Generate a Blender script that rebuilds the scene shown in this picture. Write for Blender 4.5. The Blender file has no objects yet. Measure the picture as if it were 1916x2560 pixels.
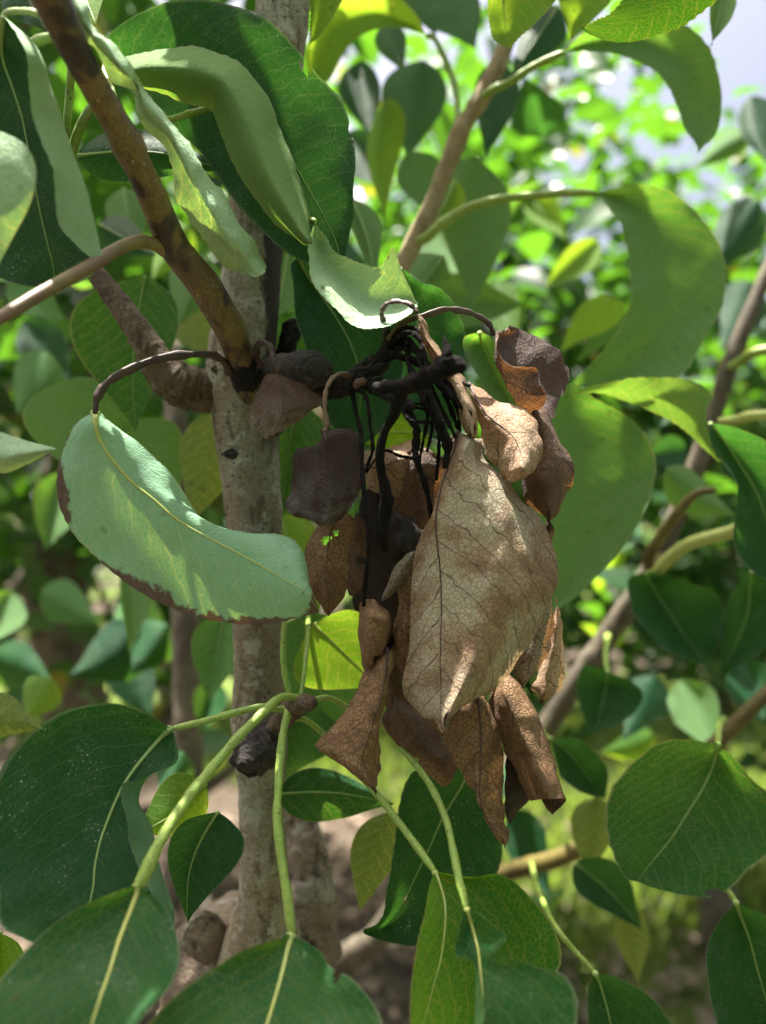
import bpy, math, random
import numpy as np
from mathutils import Vector, Matrix, Euler

# ------------------------------------------------------------------ camera, sky, sun, exposure
SC = bpy.context.scene
COL = SC.collection
CAMZ = 1.35                      # the phone is held about 1.35 m above the orchard floor
cam = bpy.data.cameras.new('camera')
cam_o = bpy.data.objects.new('camera', cam); COL.objects.link(cam_o)
cam_o.location = (0, 0, CAMZ); cam_o.rotation_euler = (math.radians(90), 0, 0)
cam.sensor_fit = 'HORIZONTAL'; cam.sensor_width = 26; cam.lens = 26
cam.clip_start = 0.01; cam.clip_end = 500
cam.dof.use_dof = True; cam.dof.focus_distance = 0.252; cam.dof.aperture_fstop = 5.6
SC.camera = cam_o

SUN_V = Vector((-0.20, 0.13, 0.97)).normalized()     # towards the sun
EXPOSURE = 2.2
world = bpy.data.worlds.new('World'); SC.world = world; world.use_nodes = True
wn = world.node_tree
bg = wn.nodes['Background']
sky = wn.nodes.new('ShaderNodeTexSky'); sky.sky_type = 'NISHITA'; sky.sun_disc = False
sky.sun_elevation = math.asin(SUN_V.z)
sky.sun_rotation = math.atan2(SUN_V.x, SUN_V.y)
sky.air_density = 0.7; sky.dust_density = 10.0; sky.ozone_density = 0.4
wn.links.new(sky.outputs[0], bg.inputs[0]); bg.inputs[1].default_value = 0.074
sl = bpy.data.lights.new('sun', 'SUN'); sl.energy = 5.0; sl.angle = math.radians(0.53); sl.color = (1, 0.95, 0.86)
sun_o = bpy.data.objects.new('sun', sl); COL.objects.link(sun_o)
sun_o.rotation_euler = (-SUN_V).to_track_quat('-Z', 'Y').to_euler(); sun_o.location = (0, 0, 8)
SC.view_settings.view_transform = 'Standard'; SC.view_settings.look = 'None'
SC.view_settings.exposure = EXPOSURE; SC.view_settings.gamma = 1
SC.view_settings.use_curve_mapping = False
SC.render.engine = 'CYCLES'
SC.cycles.use_denoising = True
SC.cycles.max_bounces = 10; SC.cycles.diffuse_bounces = 5; SC.cycles.transmission_bounces = 6
SC.cycles.sample_clamp_indirect = 6

rng = np.random.default_rng(7)
random.seed(7)

# ------------------------------------------------------------------ material helpers
class NT:
    def __init__(s, name):
        s.m = bpy.data.materials.new(name); s.m.use_nodes = True
        s.t = s.m.node_tree; s.t.nodes.clear()
        s.out = s.t.nodes.new('ShaderNodeOutputMaterial')
    def n(s, typ, **kw):
        nd = s.t.nodes.new('ShaderNode' + typ)
        for k, v in kw.items(): setattr(nd, k, v)
        return nd
    def put(s, sock, v):
        if hasattr(v, 'is_linked') or isinstance(v, bpy.types.NodeSocket): s.t.links.new(v, sock)
        elif isinstance(v, (tuple, list)):
            sock.default_value = tuple(v) + ((1,) if len(v) == 3 and len(sock.default_value) == 4 else ())
        else: sock.default_value = v
    def math(s, op, a, b=0.0, c=0.0, clamp=False):
        nd = s.n('Math', operation=op, use_clamp=clamp)
        for i, v in enumerate((a, b, c)): s.put(nd.inputs[i], v)
        return nd.outputs[0]
    def mix(s, f, a, b):
        nd = s.n('Mix', data_type='RGBA'); s.put(nd.inputs[0], f); s.put(nd.inputs[6], a); s.put(nd.inputs[7], b)
        return nd.outputs[2]
    def ramp(s, f, lo, hi):            # smooth 0..1
        nd = s.n('MapRange', interpolation_type='SMOOTHSTEP'); s.put(nd.inputs[0], f)
        nd.inputs[1].default_value = lo; nd.inputs[2].default_value = hi
        return nd.outputs[0]
    def noise(s, vec, scale, detail=3, rough=0.55, dist=0.0):
        nd = s.n('TexNoise'); s.put(nd.inputs['Vector'], vec); nd.inputs['Scale'].default_value = scale
        nd.inputs['Detail'].default_value = detail; nd.inputs['Roughness'].default_value = rough
        nd.inputs['Distortion'].default_value = dist
        return nd.outputs[0]
    def vor(s, vec, scale, feature='DISTANCE_TO_EDGE'):
        nd = s.n('TexVoronoi', feature=feature); s.put(nd.inputs['Vector'], vec); nd.inputs['Scale'].default_value = scale
        return nd.outputs['Distance']
    def mapping(s, vec, scale=(1, 1, 1), loc=(0, 0, 0)):
        nd = s.n('Mapping'); s.put(nd.inputs[0], vec); nd.inputs['Scale'].default_value = scale; nd.inputs['Location'].default_value = loc
        return nd.outputs[0]
    def bump(s, h, dist, strength=1.0):
        nd = s.n('Bump'); s.put(nd.inputs['Height'], h); nd.inputs['Distance'].default_value = dist; nd.inputs['Strength'].default_value = strength
        return nd.outputs[0]
    def bsdf(s, col, rough, normal=None, spec=0.5):
        nd = s.n('BsdfPrincipled'); s.put(nd.inputs['Base Color'], col); s.put(nd.inputs['Roughness'], rough)
        s.put(nd.inputs['Specular IOR Level'], spec)
        if normal is not None: s.put(nd.inputs['Normal'], normal)
        return nd.outputs[0]
    def finish(s, sh): s.t.links.new(sh, s.out.inputs[0]); return s.m

def leaf_uv(g):
    uv = g.n('UVMap', uv_map='cm').outputs[0]
    st = g.n('UVMap', uv_map='st').outputs[0]
    oi = g.n('ObjectInfo').outputs['Random']
    off = g.n('CombineXYZ'); g.put(off.inputs[0], g.math('MULTIPLY', oi, 37.0)); g.put(off.inputs[1], g.math('MULTIPLY', oi, 91.0))
    add = g.n('VectorMath', operation='ADD'); g.put(add.inputs[0], uv); g.put(add.inputs[1], off.outputs[0])
    sp = g.n('SeparateXYZ'); g.put(sp.inputs[0], uv)
    s2 = g.n('SeparateXYZ'); g.put(s2.inputs[0], st)
    return add.outputs[0], sp.outputs[0], sp.outputs[1], s2.outputs[0], s2.outputs[1], oi

def vein_masks(g, p, u, v, w=0.05, spacing=0.62, cell=6.0, thin=1.0):
    au = g.math('ABSOLUTE', u); sg = g.math('MULTIPLY', g.math('SIGN', u), 0.23)
    nz = g.noise(p, 1.3, 2)
    ph = g.math('SUBTRACT', v, g.math('MULTIPLY', au, 0.8))
    ph = g.math('ADD', ph, g.math('MULTIPLY', g.math('MULTIPLY', au, au), -0.06))
    ph = g.math('ADD', g.math('DIVIDE', ph, spacing), sg)
    ph = g.math('ADD', ph, g.math('MULTIPLY', nz, 0.9))
    d = g.math('ABSOLUTE', g.math('SUBTRACT', g.math('FRACT', ph), 0.5))
    side = g.math('SUBTRACT', 1.0, g.ramp(d, w * 0.25, w))
    e1 = g.vor(p, cell); e2 = g.vor(p, cell * 2.7)
    ret1 = g.math('SUBTRACT', 1.0, g.ramp(e1, 0.01, 0.09 * thin)); ret2 = g.math('SUBTRACT', 1.0, g.ramp(e2, 0.02, 0.12 * thin))
    return side, ret1, ret2

def green_leaf(name, top, under, trans, vtop=None, vunder=None, vtrans=(0.8, 0.78, 0.12), tf=0.42, spots=0.0, dust=0.25,
               edge=None, rtop=0.38, retv=0.35, crinkle=0.0):
    g = NT(name)
    p, u, v, s, t, oi = leaf_uv(g)
    side, r1, r2 = vein_masks(g, p, u, v, 0.07)
    big = g.noise(p, 0.5, 3); fine = g.noise(p, 9.0, 3)
    vtop = vtop or tuple(min(1, c * 1.9 + 0.03) for c in top); vunder = vunder or tuple(c * 1.1 for c in under)
    top_c = g.mix(g.ramp(big, 0.35, 0.7), top, tuple(c * k for c, k in zip(top, (1.5, 1.25, 0.85))))
    top_c = g.mix(g.math('MULTIPLY', g.ramp(fine, 0.4, 0.75), 0.3), top_c, tuple(c * 0.6 for c in top))
    vm = g.math('MAXIMUM', g.math('MULTIPLY', side, 0.55), g.math('MULTIPLY', r1, retv))
    top_c = g.mix(g.math('MULTIPLY', vm, 0.55), top_c, vtop)
    if dust:
        dn = g.noise(g.mapping(p, (1, 1, 1), (3, 7, 0)), 14.0, 2, 0.5)
        reg = g.ramp(g.noise(p, 0.8, 3), 0.48, 0.64)
        dm = g.math('MULTIPLY', g.ramp(dn, 0.64, 0.70), g.math('ADD', g.math('MULTIPLY', reg, dust * 3.4), dust * 0.08), clamp=True)
        film = g.math('MULTIPLY', g.math('MULTIPLY', reg, g.ramp(g.noise(p, 5, 4, 0.7), 0.3, 0.7)), dust * 0.12)
        top_c = g.mix(g.math('MAXIMUM', dm, film), top_c, (0.5, 0.55, 0.48))
    und_c = g.mix(g.ramp(big, 0.3, 0.75), under, tuple(c * k for c, k in zip(under, (0.9, 0.93, 0.8))))
    und_c = g.mix(g.math('MULTIPLY', g.math('MAXIMUM', side, g.math('MULTIPLY', r1, 0.5)), 0.3), und_c, vunder)
    und_c = g.mix(g.math('MULTIPLY', r2, 0.12), und_c, tuple(c * 0.6 for c in under))
    back = g.n('NewGeometry').outputs['Backfacing']
    col = g.mix(back, top_c, und_c)
    tr = g.mix(g.math('MULTIPLY', g.math('MAXIMUM', g.math('MULTIPLY', side, 0.9), g.math('MULTIPLY', r1, 0.75)), 0.8), trans, vtrans)
    if spots:
        sn = g.vor(g.mapping(p, (1, 1, 1), (11, 5, 0)), 0.9, 'F1')
        sm = g.math('MULTIPLY', g.math('SUBTRACT', 1.0, g.ramp(sn, 0.03, 0.16)), spots, clamp=True)
        col = g.mix(sm, col, (0.07, 0.035, 0.012)); tr = g.mix(sm, tr, (0.05, 0.025, 0.005))
    mg = g.ramp(g.math('ABSOLUTE', g.math('SUBTRACT', g.math('MULTIPLY', s, 2.0), 1.0)), 0.965, 0.985)
    col = g.mix(g.math('MULTIPLY', mg, 0.6), col, tuple(0.5 * a + 0.12 for a in vtop)); tr = g.mix(mg, tr, vtrans)
    if edge:
        em = g.math('ABSOLUTE', g.math('SUBTRACT', g.math('MULTIPLY', s, 2.0), 1.0))
        if edge[0] == 'one':               # only the margin at s = 0, and the tip
            em = g.math('SUBTRACT', 1.0, s)
            em = g.math('MAXIMUM', em, g.math('ADD', t, 0.03))
        em = g.math('ADD', em, g.math('MULTIPLY', g.math('SUBTRACT', g.noise(p, 0.9, 5, 0.6), 0.5), edge[2]))
        em = g.ramp(em, edge[1], edge[1] + 0.035)
        ec = g.mix(g.noise(p, 7, 3), (0.075, 0.052, 0.046), (0.17, 0.125, 0.105))
        col = g.mix(em, col, ec); tr = g.mix(em, tr, (0.12, 0.05, 0.02))
    hgt = g.math('ADD', g.math('MULTIPLY', g.math('MAXIMUM', side, g.math('MULTIPLY', r1, 0.5)), -0.5),
                 g.math('ADD', g.math('MULTIPLY', r2, -0.12), g.math('MULTIPLY', g.noise(p, 2.5, 3), 0.9)))
    if crinkle: hgt = g.math('ADD', hgt, g.math('MULTIPLY', g.noise(p, 6.5, 4, 0.6, 0.6), crinkle))
    nrm = g.bump(hgt, 0.00035, 0.8)
    rgh = g.math('ADD', rtop + 0.06, g.math('MULTIPLY', back, 0.3)); rgh = g.math('ADD', rgh, g.math('MULTIPLY', fine, 0.18))
    sh = g.bsdf(col, rgh, nrm, 0.17)
    tl = g.n('BsdfTranslucent'); g.put(tl.inputs[0], tr)
    mx = g.n('MixShader'); mx.inputs[0].default_value = tf; g.t.links.new(sh, mx.inputs[1]); g.t.links.new(tl.outputs[0], mx.inputs[2])
    return g.finish(mx.outputs[0])

def dry_leaf(name, top, under, brown, vein=(0.035, 0.018, 0.016), pale=None, trans=(0.5, 0.2, 0.05), tf=0.18, bloom=0.0, line=0.6, rim=(0.82, 1.1, 0.55)):
    g = NT(name)
    p, u, v, s, t, oi = leaf_uv(g)
    side, r1, r2 = vein_masks(g, p, u, v, 0.038, 1.0, 6.0, 1.5)
    big = g.noise(p, 0.55, 5, 0.62, 0.4); mid = g.noise(p, 2.2, 4, 0.6); fine = g.noise(p, 16, 3)
    und = g.mix(g.ramp(big, 0.40, 0.62), under, brown)
    if pale: und = g.mix(g.math('MULTIPLY', g.ramp(g.noise(g.mapping(p, (1, 1, 1), (5, 2, 0)), 0.45, 3), 0.42, 0.56), 0.9), und, pale)
    em = g.math('ABSOLUTE', g.math('SUBTRACT', g.math('MULTIPLY', s, 2.0), 1.0)); em = g.math('MAXIMUM', em, t)
    em = g.ramp(g.math('ADD', em, g.math('MULTIPLY', g.math('SUBTRACT', mid, 0.5), 0.5)), rim[0], rim[1])
    und = g.mix(g.math('MULTIPLY', em, rim[2]), und, tuple(c * 0.6 for c in brown))
    und = g.mix(g.math('MULTIPLY', g.ramp(mid, 0.55, 0.8), 0.4), und, tuple(c * 0.55 for c in brown))
    und = g.mix(g.math('MULTIPLY', r1, line), und, tuple(0.45 * a + 0.4 * b for a, b in zip(vein, brown)))
    und = g.mix(g.math('MULTIPLY', r2, line * 0.45), und, tuple(c * 0.5 for c in brown))
    und = g.mix(g.math('MULTIPLY', side, 0.7), und, tuple(0.8 * a + 0.2 * b for a, b in zip(vein, brown)))
    und = g.mix(g.math('MULTIPLY', g.ramp(fine, 0.5, 0.8), 0.25), und, tuple(min(1, c * 1.5) for c in under))
    tp = g.mix(g.ramp(mid, 0.3, 0.75), top, tuple(c * 0.45 for c in top))
    tp = g.mix(g.math('MULTIPLY', g.math('MAXIMUM', side, g.math('MULTIPLY', r1, 0.5)), 0.5), tp, vein)
    if bloom:
        bm = g.math('MULTIPLY', g.math('MULTIPLY', g.math('MULTIPLY', g.ramp(g.noise(p, 18, 5, 0.75), 0.36, 0.66), g.ramp(g.noise(p, 2.2, 3), 0.35, 0.6)), g.ramp(t, 0.3, 0.8)), bloom)
        tp = g.mix(bm, tp, (0.42, 0.4, 0.4))
    col = g.mix(g.n('NewGeometry').outputs['Backfacing'], tp, und)
    hgt = g.math('ADD', g.math('MULTIPLY', g.math('MAXIMUM', side, g.math('MULTIPLY', r1, 0.55)), 0.6), g.math('ADD', g.math('MULTIPLY', mid, 1.6), g.math('MULTIPLY', r2, 0.2)))
    hgt = g.math('ADD', hgt, g.math('MULTIPLY', fine, 0.25))
    nrm = g.bump(hgt, 0.0005, 0.9)
    sh = g.bsdf(col, g.math('ADD', 0.5, g.math('MULTIPLY', fine, 0.3)), nrm, 0.35)
    tl = g.n('BsdfTranslucent'); g.put(tl.inputs[0], g.mix(g.math('MAXIMUM', side, g.math('MULTIPLY', r1, 0.6)), trans, (0.05, 0.02, 0.01)))
    mx = g.n('MixShader'); mx.inputs[0].default_value = tf; g.t.links.new(sh, mx.inputs[1]); g.t.links.new(tl.outputs[0], mx.inputs[2])
    return g.finish(mx.outputs[0])

def bark(name, a, b, dark, speck=None, stretch=0.3, scale=60, crack=0.5, bump=0.0006, lent=None, rough=0.8, spec=0.3, lichen=None, canker_shade=None):
    g = NT(name)
    o = g.n('TexCoord').outputs['Object']
    st = g.mapping(o, (1, 1, stretch)); hz = g.mapping(o, (0.35, 0.35, 1.6))
    n1 = g.noise(o, scale * 0.45, 5, 0.65, 0.6); n2 = g.noise(st, scale * 4, 5, 0.7, 0.3); n3 = g.noise(o, scale * 14, 4, 0.6); n4 = g.noise(hz, scale * 5, 4, 0.65)
    c = g.mix(g.ramp(n1, 0.40, 0.60), a, b)
    c = g.mix(g.math('MULTIPLY', g.ramp(n3, 0.42, 0.66), 0.6), c, tuple(k * 0.55 for k in b))
    c = g.mix(g.math('MULTIPLY', g.ramp(n2, 0.52, 0.64), crack), c, dark)
    c = g.mix(g.math('MULTIPLY', g.ramp(n4, 0.60, 0.68), crack * 0.8), c, dark)
    h = g.math('ADD', g.math('MULTIPLY', n2, -1.2), g.math('ADD', g.math('MULTIPLY', n3, 0.6), g.math('MULTIPLY', n4, -0.8)))
    if lichen:
        m = g.ramp(g.noise(g.mapping(o, (1, 1, 1), (7, 3, 1)), scale * 1.6, 5, 0.7), 0.54, 0.62); c = g.mix(g.math('MULTIPLY', m, 0.7), c, lichen); h = g.math('ADD', h, g.math('MULTIPLY', m, 0.4))
    if speck:
        sp = g.vor(o, scale * 6, 'F1'); m = g.math('SUBTRACT', 1.0, g.ramp(sp, 0.10, 0.22))
        m = g.math('MULTIPLY', m, g.ramp(g.noise(o, scale * 1.7, 2), 0.48, 0.58))
        c = g.mix(g.math('MULTIPLY', m, 0.9), c, speck); h = g.math('ADD', h, m)
    if lent:
        m = g.ramp(g.noise(g.mapping(o, (1, 1, 0.7), (3, 1, 9)), scale * 1.2, 3, 0.5), 0.50, 0.62); c = g.mix(m, c, lent)
    if canker_shade:                              # sunken dead bark with side shade painted in: (x edge, z low, z high)
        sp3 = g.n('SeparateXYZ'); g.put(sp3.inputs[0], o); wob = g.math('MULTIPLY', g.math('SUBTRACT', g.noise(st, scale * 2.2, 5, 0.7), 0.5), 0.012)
        m = g.ramp(g.math('ADD', sp3.outputs[0], wob), canker_shade[0], canker_shade[0] + 0.0016)
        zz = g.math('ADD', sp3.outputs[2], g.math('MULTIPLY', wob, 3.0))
        m = g.math('MULTIPLY', m, g.math('MULTIPLY', g.ramp(zz, canker_shade[1], canker_shade[1] + 0.012), g.math('SUBTRACT', 1.0, g.ramp(zz, canker_shade[2], canker_shade[2] + 0.01))))
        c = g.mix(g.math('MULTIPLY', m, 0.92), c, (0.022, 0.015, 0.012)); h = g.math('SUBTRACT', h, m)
    return g.finish(g.bsdf(c, rough, g.bump(h, bump, 1.0), spec))

def plain(name, a, b, rough=0.6, scale=300, bump=0.0002, tf=0.0):
    g = NT(name); o = g.n('TexCoord').outputs['Object']
    n1 = g.noise(o, scale, 4, 0.6); n0 = g.noise(o, scale * 0.2, 3)
    c = g.mix(g.ramp(n0, 0.35, 0.65), a, b); c = g.mix(g.math('MULTIPLY', g.ramp(n1, 0.45, 0.75), 0.5), c, tuple(k * 0.6 for k in a))
    return g.finish(g.bsdf(c, rough, g.bump(n1, bump, 0.8), 0.4))

UND = (0.20, 0.36, 0.20)
M = {}
M['dark'] = green_leaf('leaf_dark_green', (0.009, 0.048, 0.022), (0.09, 0.18, 0.09), (0.04, 0.17, 0.014), vtop=(0.026, 0.080, 0.035), vtrans=(0.14, 0.26, 0.04), dust=0.26, tf=0.32, retv=0.25)
M['green'] = green_leaf('leaf_mid_green', (0.010, 0.062, 0.023), (0.09, 0.20, 0.08), (0.08, 0.29, 0.018), vtop=(0.045, 0.13, 0.045), vtrans=(0.45, 0.5, 0.07), dust=0.24, tf=0.34, spots=0.25)
M['glow'] = green_leaf('leaf_backlit_green', (0.013, 0.060, 0.019), (0.10, 0.21, 0.08), (0.13, 0.46, 0.015), vtop=(0.05, 0.12, 0.04), vtrans=(0.62, 0.68, 0.05), dust=0.24, tf=0.45, spots=0.15)
M['soft'] = green_leaf('leaf_soft_green', (0.022, 0.075, 0.024), (0.115, 0.21, 0.088), (0.12, 0.36, 0.022), vtrans=(0.45, 0.5, 0.06), dust=0.0, tf=0.32, spots=0.35)
M['fold'] = green_leaf('leaf_folded_light', (0.016, 0.052, 0.022), (0.155, 0.255, 0.09), (0.18, 0.40, 0.03), vtrans=(0.5, 0.55, 0.06), dust=0.1, tf=0.25, spots=0.15)
M['yellow'] = green_leaf('leaf_yellow_green', (0.035, 0.105, 0.018), (0.12, 0.22, 0.05), (0.30, 0.58, 0.015), vtrans=(0.75, 0.75, 0.08), dust=0.0, tf=0.46, spots=0.45, retv=0.6)
M['pale'] = green_leaf('leaf_glaucous', (0.03, 0.10, 0.035), (0.265, 0.465, 0.31), (0.16, 0.38, 0.06), dust=0.1, tf=0.16, edge=('one', 0.94, 0.45), spots=0.3, crinkle=1.4)
M['pale2'] = green_leaf('leaf_pale_rolled', (0.022, 0.08, 0.03), (0.36, 0.51, 0.33), (0.20, 0.42, 0.06), dust=0.1, tf=0.2, spots=0.6, crinkle=3.5)
M['olive'] = green_leaf('leaf_olive', (0.045, 0.08, 0.02), (0.13, 0.18, 0.06), (0.22, 0.32, 0.03), dust=0.0, tf=0.36, spots=0.6, edge=('all', 1.0, 0.3))
M['darkpale'] = green_leaf('leaf_dark_pale_back', (0.011, 0.046, 0.021), (0.33, 0.48, 0.29), (0.05, 0.19, 0.014), vtop=(0.03, 0.085, 0.035), vtrans=(0.14, 0.26, 0.04), dust=0.2, tf=0.22, retv=0.25, spots=0.2, crinkle=2.0)
M['tan'] = dry_leaf('leaf_dry_tan', (0.10, 0.05, 0.03), (0.42, 0.31, 0.20), (0.24, 0.14, 0.08), pale=(0.50, 0.475, 0.34), line=0.4, trans=(0.5, 0.34, 0.17), tf=0.22, rim=(0.55, 1.1, 0.75))
M['tan2'] = dry_leaf('leaf_dry_light', (0.10, 0.05, 0.03), (0.50, 0.36, 0.235), (0.34, 0.20, 0.115), trans=(0.5, 0.3, 0.12), tf=0.22, line=0.55)
M['brown'] = dry_leaf('leaf_dry_brown', (0.014, 0.010, 0.009), (0.30, 0.18, 0.088), (0.185, 0.098, 0.046), line=0.8, trans=(0.4, 0.2, 0.07), tf=0.08)
M['cocoa'] = dry_leaf('leaf_dry_cocoa', (0.06, 0.033, 0.025), (0.18, 0.11, 0.075), (0.075, 0.042, 0.03), trans=(0.5, 0.2, 0.06), tf=0.14)
M['grey'] = dry_leaf('leaf_dry_grey', (0.07, 0.05, 0.04), (0.30, 0.27, 0.20), (0.20, 0.165, 0.12), line=0.8)
M['sooty'] = dry_leaf('leaf_dry_sooty', (0.030, 0.017, 0.013), (0.06, 0.032, 0.02), (0.03, 0.017, 0.012), bloom=0.4, tf=0.05)
M['bloom'] = dry_leaf('leaf_dry_bloom', (0.13, 0.08, 0.06), (0.2, 0.12, 0.08), (0.1, 0.06, 0.04), bloom=0.9, tf=0.08)
M['black'] = dry_leaf('leaf_dry_black', (0.010, 0.007, 0.006), (0.03, 0.018, 0.013), (0.014, 0.009, 0.008), tf=0.03)
M['stem'] = bark('bark_grey', (0.31, 0.305, 0.24), (0.23, 0.19, 0.13), (0.055, 0.04, 0.027), speck=(0.05, 0.042, 0.034), scale=60, crack=0.65, bump=0.0011, lichen=(0.38, 0.39, 0.32), canker_shade=(-0.0462, 1.372, 1.475))
M['oldbark'] = bark('bark_old', (0.24, 0.20, 0.15), (0.15, 0.11, 0.08), (0.04, 0.03, 0.022), stretch=0.4, scale=40, crack=0.9, bump=0.002, lichen=(0.33, 0.31, 0.27))
M['ringbark'] = bark('bark_ringed', (0.15, 0.115, 0.075), (0.09, 0.06, 0.038), (0.025, 0.018, 0.014), speck=(0.25, 0.17, 0.11), scale=75, crack=0.85, bump=0.0012, lichen=(0.19, 0.165, 0.13))
M['shoot'] = bark('bark_shoot', (0.16, 0.11, 0.028), (0.09, 0.056, 0.022), (0.03, 0.018, 0.012), speck=(0.42, 0.33, 0.2), scale=70, crack=0.25, bump=0.0003, lent=(0.025, 0.015, 0.011), rough=0.5, spec=0.45)
M['tanshoot'] = bark('bark_tan', (0.32, 0.255, 0.14), (0.23, 0.165, 0.085), (0.11, 0.075, 0.04), scale=60, crack=0.5, bump=0.0005, speck=(0.4, 0.34, 0.22))
M['greytwig'] = bark('bark_twig', (0.15, 0.125, 0.09), (0.085, 0.07, 0.05), (0.03, 0.023, 0.017), scale=50, crack=0.6)
M['olivetwig'] = bark('bark_olive', (0.13, 0.105, 0.025), (0.08, 0.064, 0.016), (0.04, 0.028, 0.012), scale=50, crack=0.4, rough=0.6)
M['burnt'] = bark('bark_blackened', (0.016, 0.014, 0.012), (0.009, 0.008, 0.007), (0.004, 0.004, 0.004), speck=(0.25, 0.2, 0.17), stretch=1, scale=110, crack=0.5, bump=0.0018, rough=0.75, lichen=(0.07, 0.06, 0.055))
M['char'] = bark('petiole_black', (0.006, 0.005, 0.0045), (0.010, 0.008, 0.007), (0.003, 0.003, 0.003), stretch=0.5, scale=160, crack=0.5, bump=0.001, rough=0.8, spec=0.12, lichen=(0.02, 0.017, 0.015))
M['drypet'] = plain('petiole_dry', (0.20, 0.13, 0.075), (0.11, 0.07, 0.045), 0.7, 400, 0.0003)
M['stub'] = bark('cut_stub', (0.075, 0.066, 0.058), (0.035, 0.031, 0.028), (0.014, 0.012, 0.011), stretch=1, scale=90, crack=0.9, bump=0.002, lichen=(0.12, 0.11, 0.10))
M['petiole'] = bark('petiole_green', (0.21, 0.33, 0.055), (0.26, 0.36, 0.075), (0.15, 0.16, 0.035), speck=(0.09, 0.06, 0.03), stretch=0.15, scale=70, crack=0.35, bump=0.00025, rough=0.45, spec=0.4)
M['petdark'] = plain('petiole_dark', (0.07, 0.045, 0.035), (0.045, 0.03, 0.025), 0.6, 350, 0.0003)
M['petbrown'] = plain('petiole_brownish', (0.19, 0.16, 0.05), (0.16, 0.095, 0.06), 0.5, 200, 0.0002)
M['rib_green'] = plain('midrib_green', (0.22, 0.34, 0.10), (0.26, 0.37, 0.12), 0.5, 250, 0.0001)
M['rib_yellow'] = plain('midrib_yellow', (0.42, 0.45, 0.12), (0.36, 0.43, 0.14), 0.5, 250, 0.0001)
M['rib_dry'] = plain('midrib_dry', (0.045, 0.024, 0.02), (0.08, 0.045, 0.035), 0.6, 300, 0.0002)
M['budpink'] = plain('bud_scale', (0.17, 0.10, 0.075), (0.08, 0.05, 0.04), 0.6, 300, 0.0003)

# ------------------------------------------------------------------ geometry helpers
F = 1916.0
def W(x, y, d):
    d = np.asarray(d, float) / 1000.0
    return np.stack([(np.asarray(x, float) - 958) / F * d, d + 0 * np.asarray(x, float), CAMZ + (1280 - np.asarray(y, float)) / F * d], -1)

def cr(P, n):
    """Catmull-Rom resampling of P (k, ...) along axis 0 to n samples."""
    P = np.asarray(P, float); k = len(P)
    if k == 2: t = np.linspace(0, 1, n).reshape((-1,) + (1,) * (P.ndim - 1)); return P[0] * (1 - t) + P[1] * t
    ext = np.concatenate([[2 * P[0] - P[1]], P, [2 * P[-1] - P[-2]]])
    x = np.linspace(0, k - 1, n); i = np.minimum(x.astype(int), k - 2); f = (x - i).reshape((-1,) + (1,) * (P.ndim - 1))
    a, b, c, d = ext[i], ext[i + 1], ext[i + 2], ext[i + 3]
    return 0.5 * (2 * b + (c - a) * f + (2 * a - 5 * b + 4 * c - d) * f * f + (3 * b - a - 3 * c + d) * f ** 3)

def wave(seed, k=7):
    r = np.random.default_rng(seed); fr = r.normal(0, 1, (k, 3)); ph = r.uniform(0, 6.28, k)
    def fn(P, scale): return np.sin(P @ (fr.T * scale) + ph).sum(-1) / math.sqrt(k)
    return fn

def new_mesh(name, V, Fc, mat, parent=None, uvs=None, smooth=True):
    me = bpy.data.meshes.new(name); me.from_pydata([tuple(v) for v in V], [], [tuple(f) for f in Fc])
    if uvs:
        li = np.empty(len(me.loops), int); me.loops.foreach_get('vertex_index', li)
        for nm, uv in uvs.items():
            l = me.uv_layers.new(name=nm); l.data.foreach_set('uv', np.asarray(uv, np.float32)[li].ravel())
    if smooth: me.polygons.foreach_set('use_smooth', [True] * len(me.polygons))
    me.materials.append(mat); me.update()
    o = bpy.data.objects.new(name, me); COL.objects.link(o)
    if parent is not None: attach(o, parent)
    return o

def attach(o, parent):
    o.parent = parent
    loc = parent.location if parent.parent is None else Vector((0, 0, 0))
    o.matrix_parent_inverse = Matrix.Translation(loc).inverted()

def tube(name, C, R, mat, parent=None, n=24, sides=10, rough=0.0, rad=None, seed=0, rscale=300, cap=True):
    """Swept tube through world points C with radii R."""
    CR = cr(np.concatenate([np.asarray(C, float), np.asarray(R, float)[:, None]], 1), n)
    C, R = CR[:, :3], np.maximum(CR[:, 3], 1e-5)
    T = np.gradient(C, axis=0); T /= np.linalg.norm(T, axis=1)[:, None] + 1e-12
    up = np.array([0.3, -1, 0.2]); A = np.cross(T[0], up); A /= np.linalg.norm(A)
    V = []; th = np.linspace(0, 2 * np.pi, sides, endpoint=False)
    wv = wave(seed)
    for i in range(n):
        A = A - T[i] * (A @ T[i]); A /= np.linalg.norm(A); B = np.cross(T[i], A)
        dirs = np.cos(th)[:, None] * A + np.sin(th)[:, None] * B
        r = np.full(sides, R[i])
        if rad: r = r * rad(i / (n - 1), th)
        if rough:
            q = C[i] + dirs * R[i]; r = r * (1 + rough * (0.8 * wv(q, rscale * 1.5) + 0.7 * wv(q, rscale * 5) + 0.4 * wv(q, rscale * 11)))
        V.append(C[i] + dirs * r[:, None])
    V = np.concatenate(V); Fc = []
    for i in range(n - 1):
        for j in range(sides):
            k = (j + 1) % sides
            Fc.append((i * sides + j, i * sides + k, (i + 1) * sides + k, (i + 1) * sides + j))
    if cap:
        V = np.concatenate([V, [C[0] - T[0] * R[0] * 0.35], [C[-1] + T[-1] * R[-1] * 0.35]]); a = len(V) - 2; b = len(V) - 1
        for j in range(sides):
            k = (j + 1) % sides
            Fc.append((a, k, j)); Fc.append((b, (n - 1) * sides + j, (n - 1) * sides + k))
    return new_mesh(name, V, Fc, mat, parent)

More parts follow.
